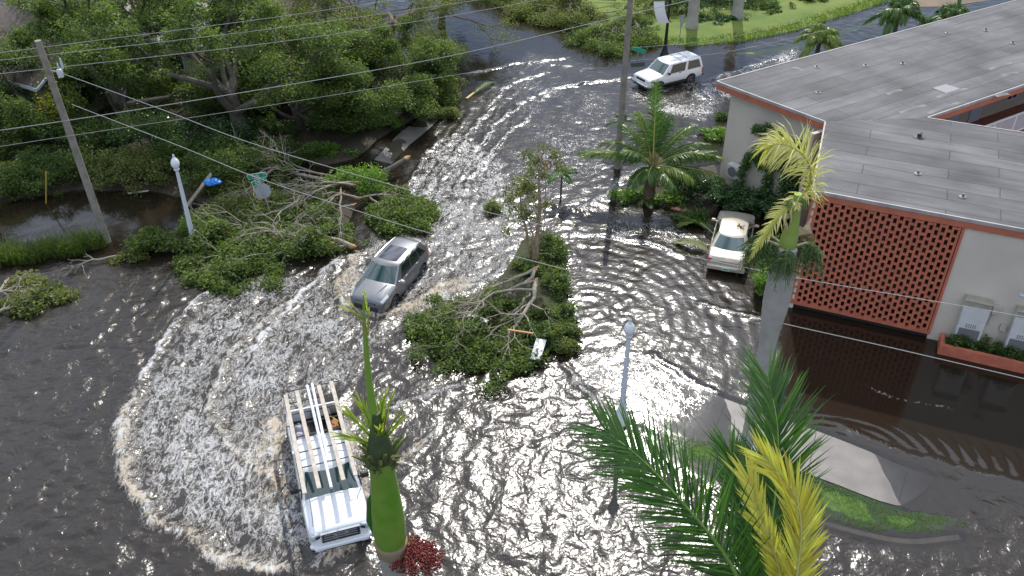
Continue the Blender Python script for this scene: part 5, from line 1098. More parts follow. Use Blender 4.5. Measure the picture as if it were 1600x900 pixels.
# slender tree standing on the median, storm torn
def slender():
    loc = at(835, 415); t_ = thing('slender_tree', 'tall slender storm torn tree rising from the far tip of the median', 'tree', (loc[0], loc[1], 0)); rnd = random.Random(5); tm = MB(); bm_ = MB(); cs = []
    top = Vector((.25, .4, 5.6)); 
    def stem(p0, p1, r0, nb, leafy):
        pts = []; p0 = Vector(p0); p1 = Vector(p1)
        for k in range(9): u = k/8; pts.append(p0.lerp(p1, u)+Vector((rnd.gauss(0, .05), rnd.gauss(0, .05), 0)))
        tm.tube(pts, [r0*(1-.75*k/8) for k in range(9)], 7)
        for k in range(nb):
            u = .35+.65*k/nb; p = p0.lerp(p1, u); a = rnd.random()*6.28; out = []; tp = []
            grow(p, (cos(a), sin(a), .5), rnd.uniform(.4, .75)*(1.15-u*.4), r0*.22, 1, 2, out, tp, rnd, .6, .04, (2, 3))
            for lv, q, rr in out: bm_.tube(q, rr, 4, cap=False)
            if rnd.random() < leafy: cs.extend(tp)
    stem((0, 0, -.2), top, .14, 20, .75); stem((-.15, .05, 0), (-.85, .5, 4.0), .10, 13, .7); stem((.08, 0, 0), (.55, .3, 3.4), .06, 7, .15); stem((.05, -.1, 0), (-.25, -.1, 2.4), .09, 3, 0)
    cs += [(.45, .5, 5.7), (.2, .4, 5.9), (.95, .5, 5.1), (1.05, .45, 4.8), (.6, .3, 5.2), (-.9, .5, 4.2), (-.7, .2, 3.6), (-1.1, .5, 3.2)]
    tm.build('trunk', mat('torn_bark', (.38, .27, .17), .85, col2=(.26, .20, .15), vscale=5), t_); bm_.build('branches', barkp, t_); foliage('crown', cs, .27*np.ones(len(cs)), 44, .12, L_olive, t_)
    sp = MB()
    for k in range(14): a = rnd.random()*6.28; sp.tube([(cos(a)*.10, sin(a)*.10, -.1), (cos(a)*.16, sin(a)*.16, rnd.uniform(.5, 1.4))], [.03, .008], 4)
    sp.build('torn_stump', split, t_)
slender()
# ============================================================ PALMS
def frond(spine, nl, L0, prof, m, mstem, parent, seed, up=(0, 0, 1), ang=55, droop=.35, wid=.022, plum=0., r0=.03, name='frond', start=.14, jitter=.12, curl=0.):
    r_ = np.random.default_rng(seed); sp = smooth([np.array(p, float) for p in spine], 8); d = np.gradient(sp, axis=0); ln = np.concatenate([[0], np.cumsum(np.linalg.norm(np.diff(sp, axis=0), axis=1))]); ln /= ln[-1]
    V = []; tn = []; up = np.array(up, float)
    for k in range(nl):
        u = start+(1-start)*(k+.5)/nl; c_ = np.array([np.interp(u, ln, sp[:, j]) for j in range(3)]); t_ = norm(np.array([np.interp(u, ln, d[:, j]) for j in range(3)])); s_ = norm(np.cross(t_, up)); n_ = np.cross(s_, t_)
        for sg in (1, -1):
            a = radians(ang*(1-.45*u)+r_.normal()*5); pl = r_.normal()*plum+.25; dr = norm(s_*sg*sin(a)+t_*cos(a)+n_*(pl*sin(a))); l_ = L0*prof((u-start)/(1-start))*(1+jitter*r_.normal()); w_ = wid*(.8+.4*r_.random())
            sd_ = norm(np.cross(dr, n_+s_*sg*.3*r_.normal())); p = c_; g = dr.copy(); row = []
            for q, ww_ in enumerate((.7, 1, .75, .06)):
                row += [p-sd_*w_*ww_, p+sd_*w_*ww_]; g = norm(g+np.array([0, 0, -1])*droop*(.35+.5*q)*(1+.2*r_.normal())+t_*curl*.2); p = p+g*l_/3
            V += row; tn += [float(np.clip(.5+.28*r_.normal()+.2*u, 0, 1))]*8
    V = np.array(V); n = len(V)//8; i = np.arange(n)[:, None]*8; F_ = np.concatenate([i+[0, 1, 3, 2], i+[2, 3, 5, 4], i+[4, 5, 7, 6]])
    o = link(name, npmesh(name, V, F_, dict(tint=tn)), parent, m)
    mb = MB(); mb.tube(sp, [r0*(1-.85*q) for q in ln], 6); mb.build('rachis', mstem, o); return o
PF = lambda u: max(.12, (sin(pi*(.12+.80*u)))**.8*(1-.25*u)+.1)
PFc = lambda u: max(.15, sin(pi*(.18+.72*u))**.7)
st_y = mat('rachis_yellow', (.36, .34, .09), .5); st_g = mat('rachis_green', (.13, .22, .04), .45); ringb = mat('royal_trunk', (.40, .38, .34), .8, col2=(.30, .285, .26), vscale=1.5, bump=.3)
# coconut palm behind the sedan
def arc(base, az, el, L_, sag, n=6, twist=0):
    pts = []; 
    for k in range(n): u = k/(n-1); h_ = L_*u; pts.append((base[0]+cos(az)*h_*cos(el)*(1-.12*u*sag), base[1]+sin(az)*h_*cos(el)*(1-.12*u*sag), base[2]+h_*sin(el)-sag*L_*u*u*.55))
    return pts
def coconut():
    loc = at(1012, 312); t_ = thing('coconut_palm', 'coconut palm with long arching fronds standing in the flood left of the sedan', 'palm tree', (loc[0], loc[1], -.1))
    mb = MB(); mb.tube([(0, 0, -.4), (0, 0, .15), (.04, .02, .8), (.08, .04, 1.5), (.1, .05, 2.2)], [.52, .42, .30, .24, .20], 14); mb.build('trunk', mat('palm_boot', (.17, .12, .075), .95, col2=(.08, .055, .035), vscale=6, bump=1, bscale=14), t_)
    c0 = (.1, .05, 2.0); mb = MB()
    for k in range(7): a = k*.9; mb.tube([(.1, .05, 1.5), (.1+cos(a)*.14, .05+sin(a)*.14, 2.0), (.1+cos(a)*.2, .05+sin(a)*.2, 2.7)], [.10, .08, .045], 6)
    mb.build('leaf_bases', mat('palm_sheath', (.30, .26, .10), .6, var=.3, vscale=5), t_)
    FR = [(3.05, .55, 4.6, .75), (2.75, .75, 4.3, .9), (-.2, .7, 4.3, .8), (.10, .75, 4.2, .75), (.45, .95, 4.4, .75), (-.10, .50, 4.0, .55), (-.35, .25, 3.9, .45), (.95, 1.15, 3.8, .6), (2.95, .42, 4.4, .55), (2.55, 1.0, 4.0, .7), (2.15, 1.15, 3.9, .55), (1.62, 1.32, 4.6, .18), (1.3, 1.2, 3.6, .5), (3.3, .9, 3.2, .9), (.25, .35, 3.8, .4), (-.7, .45, 2.8, .75), (3.9, .3, 1.8, .9), (-1.9, .5, 1.6, .9), (-1.1, .3, 2.2, .8)]
    for i, (az, el, L_, sg) in enumerate(FR): frond(arc(c0, az, el, L_, sg), 84, .80, PFc, (L_palm if i % 5 else L_coco), st_y, t_, 700+i, droop=.6, wid=.022, r0=.045, start=.18)
    for i in range(9): a = i*.75+.3; frond(arc((0, 0, .1), a, .7, 1.4, 1.2), 26, .34, PFc, L_dark if i % 2 else L_palm, st_g, t_, 760+i, droop=.4, wid=.02, r0=.015, name='basal_frond')
coconut()
def small_palm(loc, label, h, L_, nf, seed, tr=.05, leaf=L_palm, ll=.30, grp=None, name='small_palm', nl=None, ang=55, droop=.4, sag=.9):
    rnd = random.Random(seed); t_ = thing(name, label, 'palm tree', (loc[0], loc[1], -.1), 0, grp); mb = MB(); mb.tube([(0, 0, -.3), (0, 0, h*.5), (.03, 0, h)], [tr*1.3, tr, tr*.8], 8); mb.build('trunk', mat('thin_trunk', (.09, .08, .06), .8), t_)
    for i in range(nf): frond(arc((.03, 0, h), 2*pi*i/nf*2.4+rnd.gauss(0, .2), rnd.uniform(.25, 1.3), L_*rnd.uniform(.85, 1.1), sag), nl or int(30+L_*10), ll, PFc, leaf, st_g, t_, seed*20+i, ang=ang, droop=droop, wid=.026, r0=.016)
    return t_
small_palm(at(876, 312), 'small dark palm in the street right of the slender tree', 1.55, 1.05, 8, 31, grp='thin young palms', leaf=L_palmd)
small_palm(at(967, 235), 'small thin palm beside the right utility pole', 1.9, .95, 8, 32, grp='thin young palms', leaf=L_palmd)
small_palm(at(1275, 92), 'round headed palm just beyond the far roof edge, nearest the water', 1.5, 2.4, 34, 33, .16, L_coco, .7, 'palms beyond the roof', 'low_palm', 70, sag=1.2, droop=.8)
small_palm(at(1395, 62), 'drooping palm beyond the roof with a tall pale spear', 2.0, 2.9, 32, 34, .16, L_palm, .75, 'palms beyond the roof', 'low_palm', 70, sag=1.2, droop=.8)
small_palm(at(1478, 50), 'low palm beyond the roof nearest the driveway', 1.2, 2.6, 34, 35, .16, L_palm, .7, 'palms beyond the roof', 'low_palm', 70, sag=1.2, droop=.8)
p = at(1405, 58); t_ = thing('palm_spear', 'tall yellow green palm spear leaning behind the roof near the driveway', 'palm leaf', (p[0], p[1], 1.0)); b = MB(); b.tube([(0, 0, 0), (.3, .1, 2.2), (.0, .3, 3.6)], [.12, .08, .03], 8); b.build('stem', mat('spear_green', (.30, .42, .06), .5), t_)
p = at(1490, 45); t_ = thing('palm_spear', 'green palm spear above the low palm nearest the driveway', 'palm leaf', (p[0], p[1], 1.0)); b = MB(); b.tube([(0, 0, 0), (-.2, .1, 1.8), (-.5, .3, 3.0)], [.2, .12, .03], 8); b.build('stem', mat('spear_dark', (.08, .2, .03), .5), t_)
# royal palm with pale torn frond, standing by the flooded pavement
shaft_g = mat('crownshaft_green', (.22, .36, .05), .42, col2=(.30, .36, .10), vscale=4, spec=.4)
def ringed(mb, prof, c_=(0, 0, 0), n=24): mb.lathe(prof, n, c_)
def inflo(t_, c_, az, L_, seed, m, mst, nb=60, dz=1.0, name='flower_stalk', spread=.45):
    """hanging bushy spray of thin strands"""
    r_ = random.Random(seed); mb = MB(); q0 = Vector(c_)
    tip = q0+Vector((cos(az)*L_*.9, sin(az)*L_*.9, -.05)); 
    for k in range(nb):
        u = r_.uniform(.25, 1); p = q0.lerp(tip, u)+Vector((0, 0, .22*sin(pi*u)*L_)); a = r_.random()*6.28; o = Vector((cos(a)*spread*r_.uniform(.3, 1), sin(a)*spread*r_.uniform(.3, 1), -r_.uniform(.2, .8)*dz)); m1 = p+o*.5+Vector((0, 0, .12)); e = p+o
        mb.tube([p, m1, e], [.012, .010, .006], 4, cap=False)
        for j in range(9):
            w_ = r_.uniform(.15, 1); s_ = (p.lerp(m1, w_*2) if w_ < .5 else m1.lerp(e, w_*2-1)); d_ = Vector((r_.gauss(0, .13), r_.gauss(0, .13), r_.uniform(-.26, -.02))); mb.tube([s_, s_+d_], [.010, .006], 3, cap=False)
    st = MB(); st.tube([q0, q0.lerp(tip, .4)+Vector((0, 0, .2*L_)), q0.lerp(tip, .8)+Vector((0, 0, .12*L_))], [.05, .035, .012], 7); o = mb.build(name, m, t_, sm=0); st.build('stalk', mst, o); return o
def royal():
    bx_, by_ = 8.33, 22.9; t_ = thing('royal_palm', 'tall royal palm with a swollen grey trunk and a single pale torn frond', 'palm tree', (bx_, by_, -.1)); mb = MB(); pr_ = []
    for k in range(60):
        z = k/59*8.75; u = z/8.75; r = .21+.16*math.exp(-((u-.80)/.17)**2)+.05*u+.06*math.exp(-(z/.35)**2); pr_.append((r+(.010 if k % 2 else 0), z-.2))
    pr_.append((.25, 8.62)); mb.lathe(pr_, 28); mb.build('trunk', ringb, t_)
    mb = MB(); mb.lathe([(.24, 8.55), (.262, 8.65), (.25, 8.9), (.20, 9.35), (.165, 9.75), (.15, 10.1), (.12, 10.4)], 24); mb.build('crownshaft', shaft_g, t_)
    mb = MB(); mb.lathe([(.27, 8.50), (.285, 8.57), (.24, 8.62)], 24); mb.build('collar', mat('collar_brown', (.28, .22, .14), .8), t_)
    for i, (az, nb) in enumerate(((pi*1.02, 80), (pi*.80, 60), (-.1, 70), (.75, 40), (-pi*.6, 60))): inflo(t_, (cos(az)*.2, sin(az)*.2, 8.6), az, (1.15, 1.0, .85, 1.2, .5)[i], 80+i, mat('spray_green', (.10, .17, .045), .7, var=.4, vscale=8) if i != 3 else mat('spray_olive', (.24, .20, .08), .7, var=.4, vscale=8), barkp, nb, 1.3)
    # pale frond: rises, folds over to the left, with a second half hanging
    hd_ = (.02, -.02, 10.2)
    frond([hd_, (.25, .0, 10.75), (.15, .05, 11.3), (-.25, .1, 11.75), (-.85, .1, 11.95), (-1.15, .1, 11.8)], 110, .95, lambda u: .5+.6*sin(pi*min(1, u*.75+.2)), L_cream, st_y, t_, 900, up=(.7, -.6, .3), ang=62, droop=.42, wid=.021, r0=.045, plum=.5, start=.05)
    frond([hd_, (-.2, -.05, 10.1), (-.6, -.12, 9.5), (-.95, -.2, 8.8), (-1.1, -.25, 8.5)], 34, .55, lambda u: 1-.6*u, L_cream, st_y, t_, 901, up=(-.6, -.5, .6), ang=60, droop=.2, wid=.022, r0=.07, plum=.4, start=.05)
    mb = MB(); mb.tube([(-.15, -.05, 10.15), (-.6, -.12, 9.5), (-.85, -.2, 9.0), (-1.05, -.24, 8.6), (-1.2, -.28, 8.2)], [.09, .08, .07, .06, .03], 8); mb.build('hanging_stalk', mat('stalk_lime', (.42, .42, .07), .5), t_)
    mb = MB(); mb.add([(.15, -.1, 9.4), (.55, -.22, 9.2), (.48, -.05, 9.5), (.30, -.16, 9.32), (.15, -.1, 9.03), (.53, -.2, 9.22), (.46, -.03, 9.52), (.30, -.12, 9.35)], [(0, 1, 3), (1, 2, 3), (4, 7, 5), (5, 7, 6), (0, 4, 5, 1), (1, 5, 6, 2)]); mb.add([(-.12, -.14, 9.1), (-.42, -.2, 9.75), (-.2, -.1, 9.8), (-.1, -.1, 9.5), (-.12, -.11, 9.1), (-.42, -.17, 9.75), (-.2, -.07, 9.8)], [(0, 1, 3), (1, 2, 3), (4, 3, 5), (5, 3, 6), (0, 4, 5, 1), (1, 5, 6, 2)]); mb.build('torn_sheath', mat('sheath_tan', (.55, .42, .25), .7, var=.3, vscale=6), t_)
    for i in range(7): frond(arc((0, 0, 10.2), i*.9, .5, .45, 1.2), 9, .22, PFc, L_cream if i % 2 else L_dark, st_y, t_, 920+i, droop=.3, wid=.02, r0=.02, name='stub_frond')
royal()
# nearest palm: bulging green crownshaft with a spear and red fruit
def near_palm():
    B0 = RAY(611, 848, 15.0); bx_, by_, bz = B0; t_ = thing('royal_palm', 'nearest palm trunk with a bright green bulging crownshaft, tall spear and red fruit', 'palm tree', (bx_, by_, -.1)); z0 = bz+.1
    mb = MB(); pr_ = []
    for k in range(90): z = k/89*z0; pr_.append((.21+(.006 if k % 2 else 0)+.1*math.exp(-(z/.5)**2), z-.2))
    mb.lathe(pr_, 28); mb.build('trunk', ringb, t_)
    mb = MB(); mb.lathe([(.22, z0-.25), (.265, z0-.18), (.262, z0-.05), (.285, z0+.02), (.27, z0+.06)], 28); mb.build('collar', mat('collar_brown', (.28, .22, .14), .8), t_)
    mb = MB(); mb.lathe([(.235, z0), (.268, z0+.16), (.277, z0+.42), (.258, z0+.85), (.222, z0+1.3), (.20, z0+1.7), (.192, z0+2.1), (.16, z0+2.3)], 30); cs_ = mb.build('crownshaft', mat('crownshaft_bright', (.115, .27, .02), .38, col2=(.19, .30, .05), vscale=3.5, spec=.4, bump=.15, bscale=5), t_)
    # dark upright bract on the left
    mb = MB(); mb.tube([(-.24, .04, z0+.1), (-.30, .04, z0+.5), (-.27, .03, z0+1.0), (-.22, .02, z0+1.2)], [.04, .075, .05, .01], 10); mb.build('bract', mat('bract_green', (.04, .14, .02), .4), t_)
    zt = z0+2.15; mb = MB(); r_ = random.Random(4); 
    for k in range(30):
        a = k*.42+r_.gauss(0, .15); l_ = r_.uniform(.12, .42); o_ = r_.uniform(.02, .26); q_ = zt-.15+r_.uniform(-.15, .1); mb.tube([(cos(a)*.17, sin(a)*.17, q_), (cos(a)*(.20+o_*.4), sin(a)*(.20+o_*.4), q_+l_*.5), (cos(a)*(.20+o_), sin(a)*(.20+o_), q_+l_*r_.uniform(.5, 1))], [.055, .035, .006], 4)
    mb.build('torn_leaf_base', mat('torn_brown', (.13, .10, .045), .8, col2=(.10, .17, .03), vscale=9), t_)
    mb = MB(); mb.lathe([(.19, zt-.2), (.21, zt-.05), (.19, zt+.1), (.15, zt+.3), (.09, zt+.55), (.07, zt+.8)], 20); mb.build('leaf_sheath', mat('sheath_dark', (.06, .09, .03), .6, var=.4, vscale=8), t_)
    tip = np.array([.02, .0, z0+5.1]); mb = MB(); m1 = (-.10, .05, zt+1.2); mb.tube([(0, 0, zt), (-.03, .01, zt+.6), (-.05, .02, zt+1.4), (-.02, .01, zt+2.3), tuple(tip)], [.085, .07, .05, .032, .008], 10); mb.build('spear', mat('spear_mid', (.20, .34, .05), .4), t_)
    for i, (az, el, L_) in enumerate(((2.9, 1.05, .9), (3.4, .8, .7), (.4, 1.35, 1.2), (1.2, 1.35, 1.0), (2.4, 1.2, .9), (-.2, 1.2, 1.2), (-1.2, 1.3, .7), (3.0, .5, .55), (.1, 1.1, .7))): frond(arc((0, 0, zt+.05), az, el, L_, .35), 14, .34, lambda u: .5+.5*u, L_lime, st_g, t_, 940+i, ang=18, droop=.12, wid=.014, r0=.022, start=.1, name='young_frond')
    for i, (dx_, dz_) in enumerate(((-.32, -.02), (-.24, .12), (.03, .22), (-.15, -.12))):
        p0 = tip+np.array([0, 0, -.5-.1*i]); p1 = tip+np.array([dx_, -.05, dz_-.15]); frond([p0, (p0+p1)/2+np.array([.03, 0, .04]), p1], 7, .14, lambda u: .6+.4*u, L_lime, st_y, t_, 960+i, ang=14, droop=.1, wid=.012, r0=.014, name='spear_leaflet')
    # fruit
    fr = MB(); r_ = random.Random(9); fc_ = Vector((.40, -.05, z0-.28))
    tw = MB()
    for k in range(46):
        d = Vector((r_.gauss(.15, .6), r_.gauss(0, .6), r_.gauss(0, .5))).normalized(); e = fc_+Vector((d.x*.44, d.y*.40, d.z*.26-.05)); s_ = Vector((.22, -.02, z0-.15)); tw.tube([s_, s_.lerp(e, .5)+Vector((0, 0, .08)), e], [.014, .01, .006], 4, cap=False)
        for j in range(34):
            u = r_.uniform(.35, 1.05); p = s_.lerp(e, u)+Vector((r_.gauss(0, .035), r_.gauss(0, .035), r_.gauss(0, .035)))+Vector((0, 0, .06*sin(pi*u))); rr_ = .024
            fr.add([p+Vector(q)*rr_ for q in ((0, 0, 1.2), (1, 0, 0), (0, 1, 0), (-1, 0, 0), (0, -1, 0), (0, 0, -1.2))], [(0, 1, 2), (0, 2, 3), (0, 3, 4), (0, 4, 1), (5, 2, 1), (5, 3, 2), (5, 4, 3), (5, 1, 4)])
    fo_ = fr.build('fruit_cluster', mat('red_fruit', (.26, .035, .03), .5, col2=(.13, .02, .02), vscale=20), t_, sm=80); tw.build('fruit_stalks', mat('fruit_stalk', (.35, .14, .07), .6), fo_)
    for i in range(2): frond(arc((.22, -.1, z0-.1), 1.1+i*.5, .5, .35, .6), 8, .08, PFc, L_lime, st_g, t_, 980+i, ang=40, droop=.2, wid=.012, r0=.012, name='small_leaf')
near_palm()
# palm whose crown rises into the bottom of the frame
def bottom_palm():
    c_ = RAY(1185, 1010, 13.0); t_ = thing('royal_palm', 'palm in the lower right with big green fronds and a yellow one', 'palm tree', (c_[0], c_[1], -.1)); o = np.array([c_[0], c_[1], -.1]); zc = c_[2]+.1
    mb = MB(); mb.lathe([(.3, -.2), (.22, .4), (.21, zc-2.2), (.26, zc-2.0)], 24); mb.build('trunk', ringb, t_); mb = MB(); mb.lathe([(.24, zc-2.0), (.27, zc-1.7), (.20, zc-.6), (.13, zc-.05)], 24); mb.build('crownshaft', shaft_g, t_)
    def q(px, py, d): return RAY(px, py, d)-o
    base = q(1190, 1000, 13.0)
    frond([base, q(1140, 880, 12.9), q(1070, 790, 12.9), q(1005, 720, 13.0), q(945, 672, 13.3)], 150, 1.02, lambda u: .35+.75*sin(pi*(.2+.68*u)), L_palmd, st_g, t_, 1000, up=(.15, -.6, .75), ang=52, droop=.10, wid=.0155, r0=.045, plum=.55, start=.10)
    frond([base, q(1200, 860, 13.4), q(1212, 760, 13.7), q(1215, 670, 13.9), q(1200, 590, 14.3)], 150, .98, lambda u: .45+.65*sin(pi*(.2+.68*u)), L_palmd, st_g, t_, 1001, up=(-.1, -.8, .5), ang=44, droop=.08, wid=.016, r0=.045, plum=.6, start=.10)
    frond([base, q(1175, 870, 13.8), q(1160, 780, 14.2), q(1140, 700, 14.6)], 120, .9, lambda u: .4+.6*sin(pi*(.2+.7*u)), L_palmd, st_g, t_, 1002, up=(.1, -.8, .5), ang=40, droop=.10, wid=.016, r0=.04, plum=.6, start=.15)
    frond([q(1235, 1000, 12.6), q(1245, 900, 12.5), q(1252, 830, 12.5), q(1240, 770, 12.6), q(1195, 715, 12.8)], 100, .62, lambda u: .5+.5*sin(pi*(.15+.7*u)), L_yellow, st_y, t_, 1003, up=(-.1, -.9, .35), ang=38, droop=.04, wid=.017, r0=.04, plum=.4, start=.12)
    frond([q(1240, 980, 12.7), q(1215, 880, 12.7), q(1190, 810, 12.8), q(1172, 752, 13.0)], 74, .58, lambda u: .6+.3*u, L_yellow, st_y, t_, 1004, up=(-.2, -.9, .35), ang=28, droop=.06, wid=.022, r0=.04, plum=.3, start=.15)
    for i, (a, e, L_) in enumerate(((-1.2, .5, 2.6), (-2.2, .6, 2.6), (3.6, .3, 2.4), (-.5, .4, 2.2))): frond(arc(base, a, e, L_, .7), 60, .6, PFc, L_palmd, st_g, t_, 1010+i, ang=50, droop=.2, wid=.022, r0=.045)
bottom_palm()
# ============================================================ hedge, vines and plants by the building
def hedge_line(name, label, pts, half, h, leaf, seed, per=60, dens=16, lsize=.13, z0=0., group=None, cat='hedge', crad=.26):
    rnd = random.Random(seed); pts = [np.array(p[:2], float) for p in pts]; c0 = pts[0]; t_ = thing(name, label, cat, (c0[0], c0[1], z0), 0, group); cs = []; mb = MB()
    for a, b in zip(pts[:-1], pts[1:]):
        ln = np.hypot(*(b-a)); d = (b-a)/ln; n_ = np.array([-d[1], d[0]])
        for k in range(int(ln*dens)): q = a+d*rnd.random()*ln+n_*rnd.uniform(-half, half)-c0; cs.append((q[0], q[1], h*(.2+.8*rnd.random()**.6)+rnd.gauss(0, .05)))
        for k in range(int(ln*2)+1): q = a+d*rnd.random()*ln-c0; mb.tube([(q[0], q[1], -.3), (q[0]+rnd.gauss(0, .08), q[1]+rnd.gauss(0, .08), h*.7)], [.03, .015], 5)
    mb.build('stems', bark, t_); foliage('foliage', cs, crad*np.array([rnd.uniform(.7, 1.3) for _ in cs]), per, lsize, leaf, t_); return t_
H1 = [P(1075, 308, .4), P(1130, 322, .4), P(1180, 318, .4)]
hedge_line('hedge', 'dark glossy hedge along the beige end wall behind the sedan', [P(1055, 300), P(1110, 318), P(1165, 330), P(1215, 340)], .75, 1.05, L_gloss, 1, 70, 30, .13)
hedge_line('hedge', 'dark glossy shrubs in the corner below the white framed window', [B_+endA*.55+ab*(-1.15), B_+endA*.5+ab*(-.35)], .4, 4.1, L_gloss, 2, 60, 60, .13, cat='shrub')
hedge_line('box_hedge', 'small bright clipped box hedge right of the sedan at the corner of the brick screen', [P(1188, 470), P(1200, 430), P(1206, 400)], .38, 1.15, L_bright, 3, 90, 46, .09, crad=.2)
# climbing vine: arch of leaves up the wall
def vine():
    c0 = a0+ab*2.6; t_ = thing('climbing_vine', 'arching mass of climbing vine covering the end wall left of the pale torn frond', 'vine', (c0[0], c0[1], 0)); rnd = random.Random(3); cs = []; mb = MB()
    def wallp(s, z, o): q = a0+ab*s+endA*o-c0; return (q[0], q[1], z)
    runs = [[(2.0, 3.9), (2.6, 4.3), (3.3, 4.2), (4.0, 3.9)], [(1.6, .6), (1.75, 1.8), (2.1, 2.7), (2.8, 3.1), (3.6, 3.0), (4.4, 2.8)], [(3.3, 3.2), (3.25, 2.2), (3.2, 1.2), (3.15, .4)], [(4.4, .5), (4.5, 1.6), (4.5, 2.8), (4.6, 3.8)], [(2.0, 2.6), (2.8, 2.35), (3.4, 2.4)], [(3.8, 3.9), (3.9, 3.2), (4.2, 2.4)], [(5.0, .5), (5.1, 2.2), (5.2, 3.6)], [(2.4, 3.1), (3.3, 3.5), (4.3, 3.4)]]
    for rn in runs:
        q = smooth([np.array(p) for p in rn], 6); mb.tube([wallp(a, b_2, .18) for a, b_2 in q], .03, 5)
        for a, b_2 in q:
            for _ in range(2): cs.append(wallp(a+rnd.gauss(0, .10), b_2+rnd.gauss(0, .08), .22+rnd.random()*.35))
    mb.build('stems', barkp, t_); foliage('foliage', cs, .21, 52, .13, L_vine, t_)
vine()
p = a0+ab*4.5+endA*.8; small_palm((p[0], p[1]), 'feathery palm by the white framed window', 3.9, 1.4, 9, 37, leaf=L_palmd, name='feather_palm')
p = P(1200, 190, 0)
hedge_line('planter_plants', 'row of dark leafy plants filling the terracotta planter', [C_+ww*6.35+wn*.42, C_+ww*12+wn*.42], .24, .42, L_dark, 6, 46, 26, .12, z0=.28, cat='plants', crad=.15)
# floating fronds around the sedan and by the road edge
def flat_frond(px0, px1, label, seed, m=L_palm, L0=.5):
    a = P(*px0, .06); b_2 = P(*px1, .10); t_ = thing('fallen_frond', label, 'palm frond', (a[0], a[1], 0), 0, 'palm fronds in the flood'); q = b_2-a
    frond([(0, 0, .06), tuple(q*.33+[.1, .05, .22]), tuple(q*.66+[.05, 0, .26]), (q[0], q[1], .10)], 34, L0, PFc, m, st_y, t_, seed, droop=.05, wid=.03, r0=.03)
flat_frond((1110, 395), (1058, 378), 'pale frond lying on the water left of the sedan', 1100, L_pale); flat_frond((1115, 365), (1050, 335), 'green frond lying behind the left side of the sedan', 1101); flat_frond((1100, 350), (1062, 352), 'short green frond heaped left of the sedan roof', 1102, L_ficus)
flat_frond((735, 150), (772, 128), 'small frond floating beside the yellow board near the grove', 1103, L_dark, .35)
for i, (px, py, rx, ry, h, lf, lab) in enumerate(((980, 312, .9, .5, .6, L_bright, 'grassy tuft at the left foot of the coconut palm'), (1050, 318, .8, .5, .6, L_bright, 'grassy tuft right of the coconut palm foot'), (1085, 345, .8, .4, .5, L_palm, 'leafy tuft by the pink kerb left of the sedan'), (1040, 285, 1.0, .5, .5, L_olive, 'yellowish scrub behind the coconut palm'), (1120, 215, .8, .7, .5, L_bright, 'bright grass patch at the corner of the end wall'), (1128, 185, .25, .2, .3, L_dark, 'tiny tuft standing in the blue water near the roof corner'), (770, 330, .3, .25, .5, L_pale, 'sparse pale twig clump left of the slender tree'))):
    p = at(px, py); bush((p[0], p[1], 0), lab, rx, ry, h, lf, 26, 50, .12, 600+i, group='tufts by the coconut palm' if i < 5 else None)
# pale trunks and debris on the lawn
for i, (px, py, lab, hh) in enumerate(((1080, 47, 'pale palm trunk on the lawn left, nearest the black lamp', 9), (1150, 32, 'pale palm trunk on the lawn right, in front of the parked cars', 9))):
    p = at(px, py); t_ = thing('royal_palm', lab, 'palm tree', (p[0], p[1], .1), 0, 'pale palm trunks on the lawn'); mb = MB(); mb.lathe([(.62, -.1), (.50, .3), (.42, 1.0), (.40, 3), (.42, 5), (.36, 7), (.24, hh)], 20); mb.build('trunk', ringb, t_); mb = MB(); mb.lathe([(.25, hh), (.22, hh+1), (.12, hh+2)], 16); mb.build('crownshaft', shaft_g, t_)
    for k in range(10): frond(arc((0, 0, hh+1.9), k*.63, .6, 3.0, .8), 34, .5, PFc, L_palm, st_g, t_, 1200+i*20+k, wid=.03)
for i, (px, py, rx, h, lf, lab) in enumerate(((1110, 22, 3.0, 1.8, L_gloss, 'shrub bank between the two pale trunks at the top edge'), (1010, 25, 2.6, 1.6, L_olive, 'shrub mass left of the black lamp globe'), (1050, 22, 2.0, 1.4, L_gloss, 'dark shrub right behind the black lamp'), (1200, 18, 2.2, .4, L_dark, 'flat heap of leaves on the lawn right of the trunks'), (1270, 2, 1.8, .7, L_dark, 'dark fallen clump on the lawn at the top edge'), (1120, 36, 1.8, .25, L_gloss, 'scattered leaf debris on the lawn between the trunks'), (1155, 8, 2.0, 1.2, L_olive, 'shrub beside the parked cars at the top edge'), (985, 50, 2.0, 1.0, L_ficus, 'green shrub at the lawn edge left of the black lamp'))):
    p = at(px, py); bush((p[0], p[1], .15), lab, rx, rx*.6, h, lf, 50, 50, .17, 650+i, group='shrubs beyond the lawn')
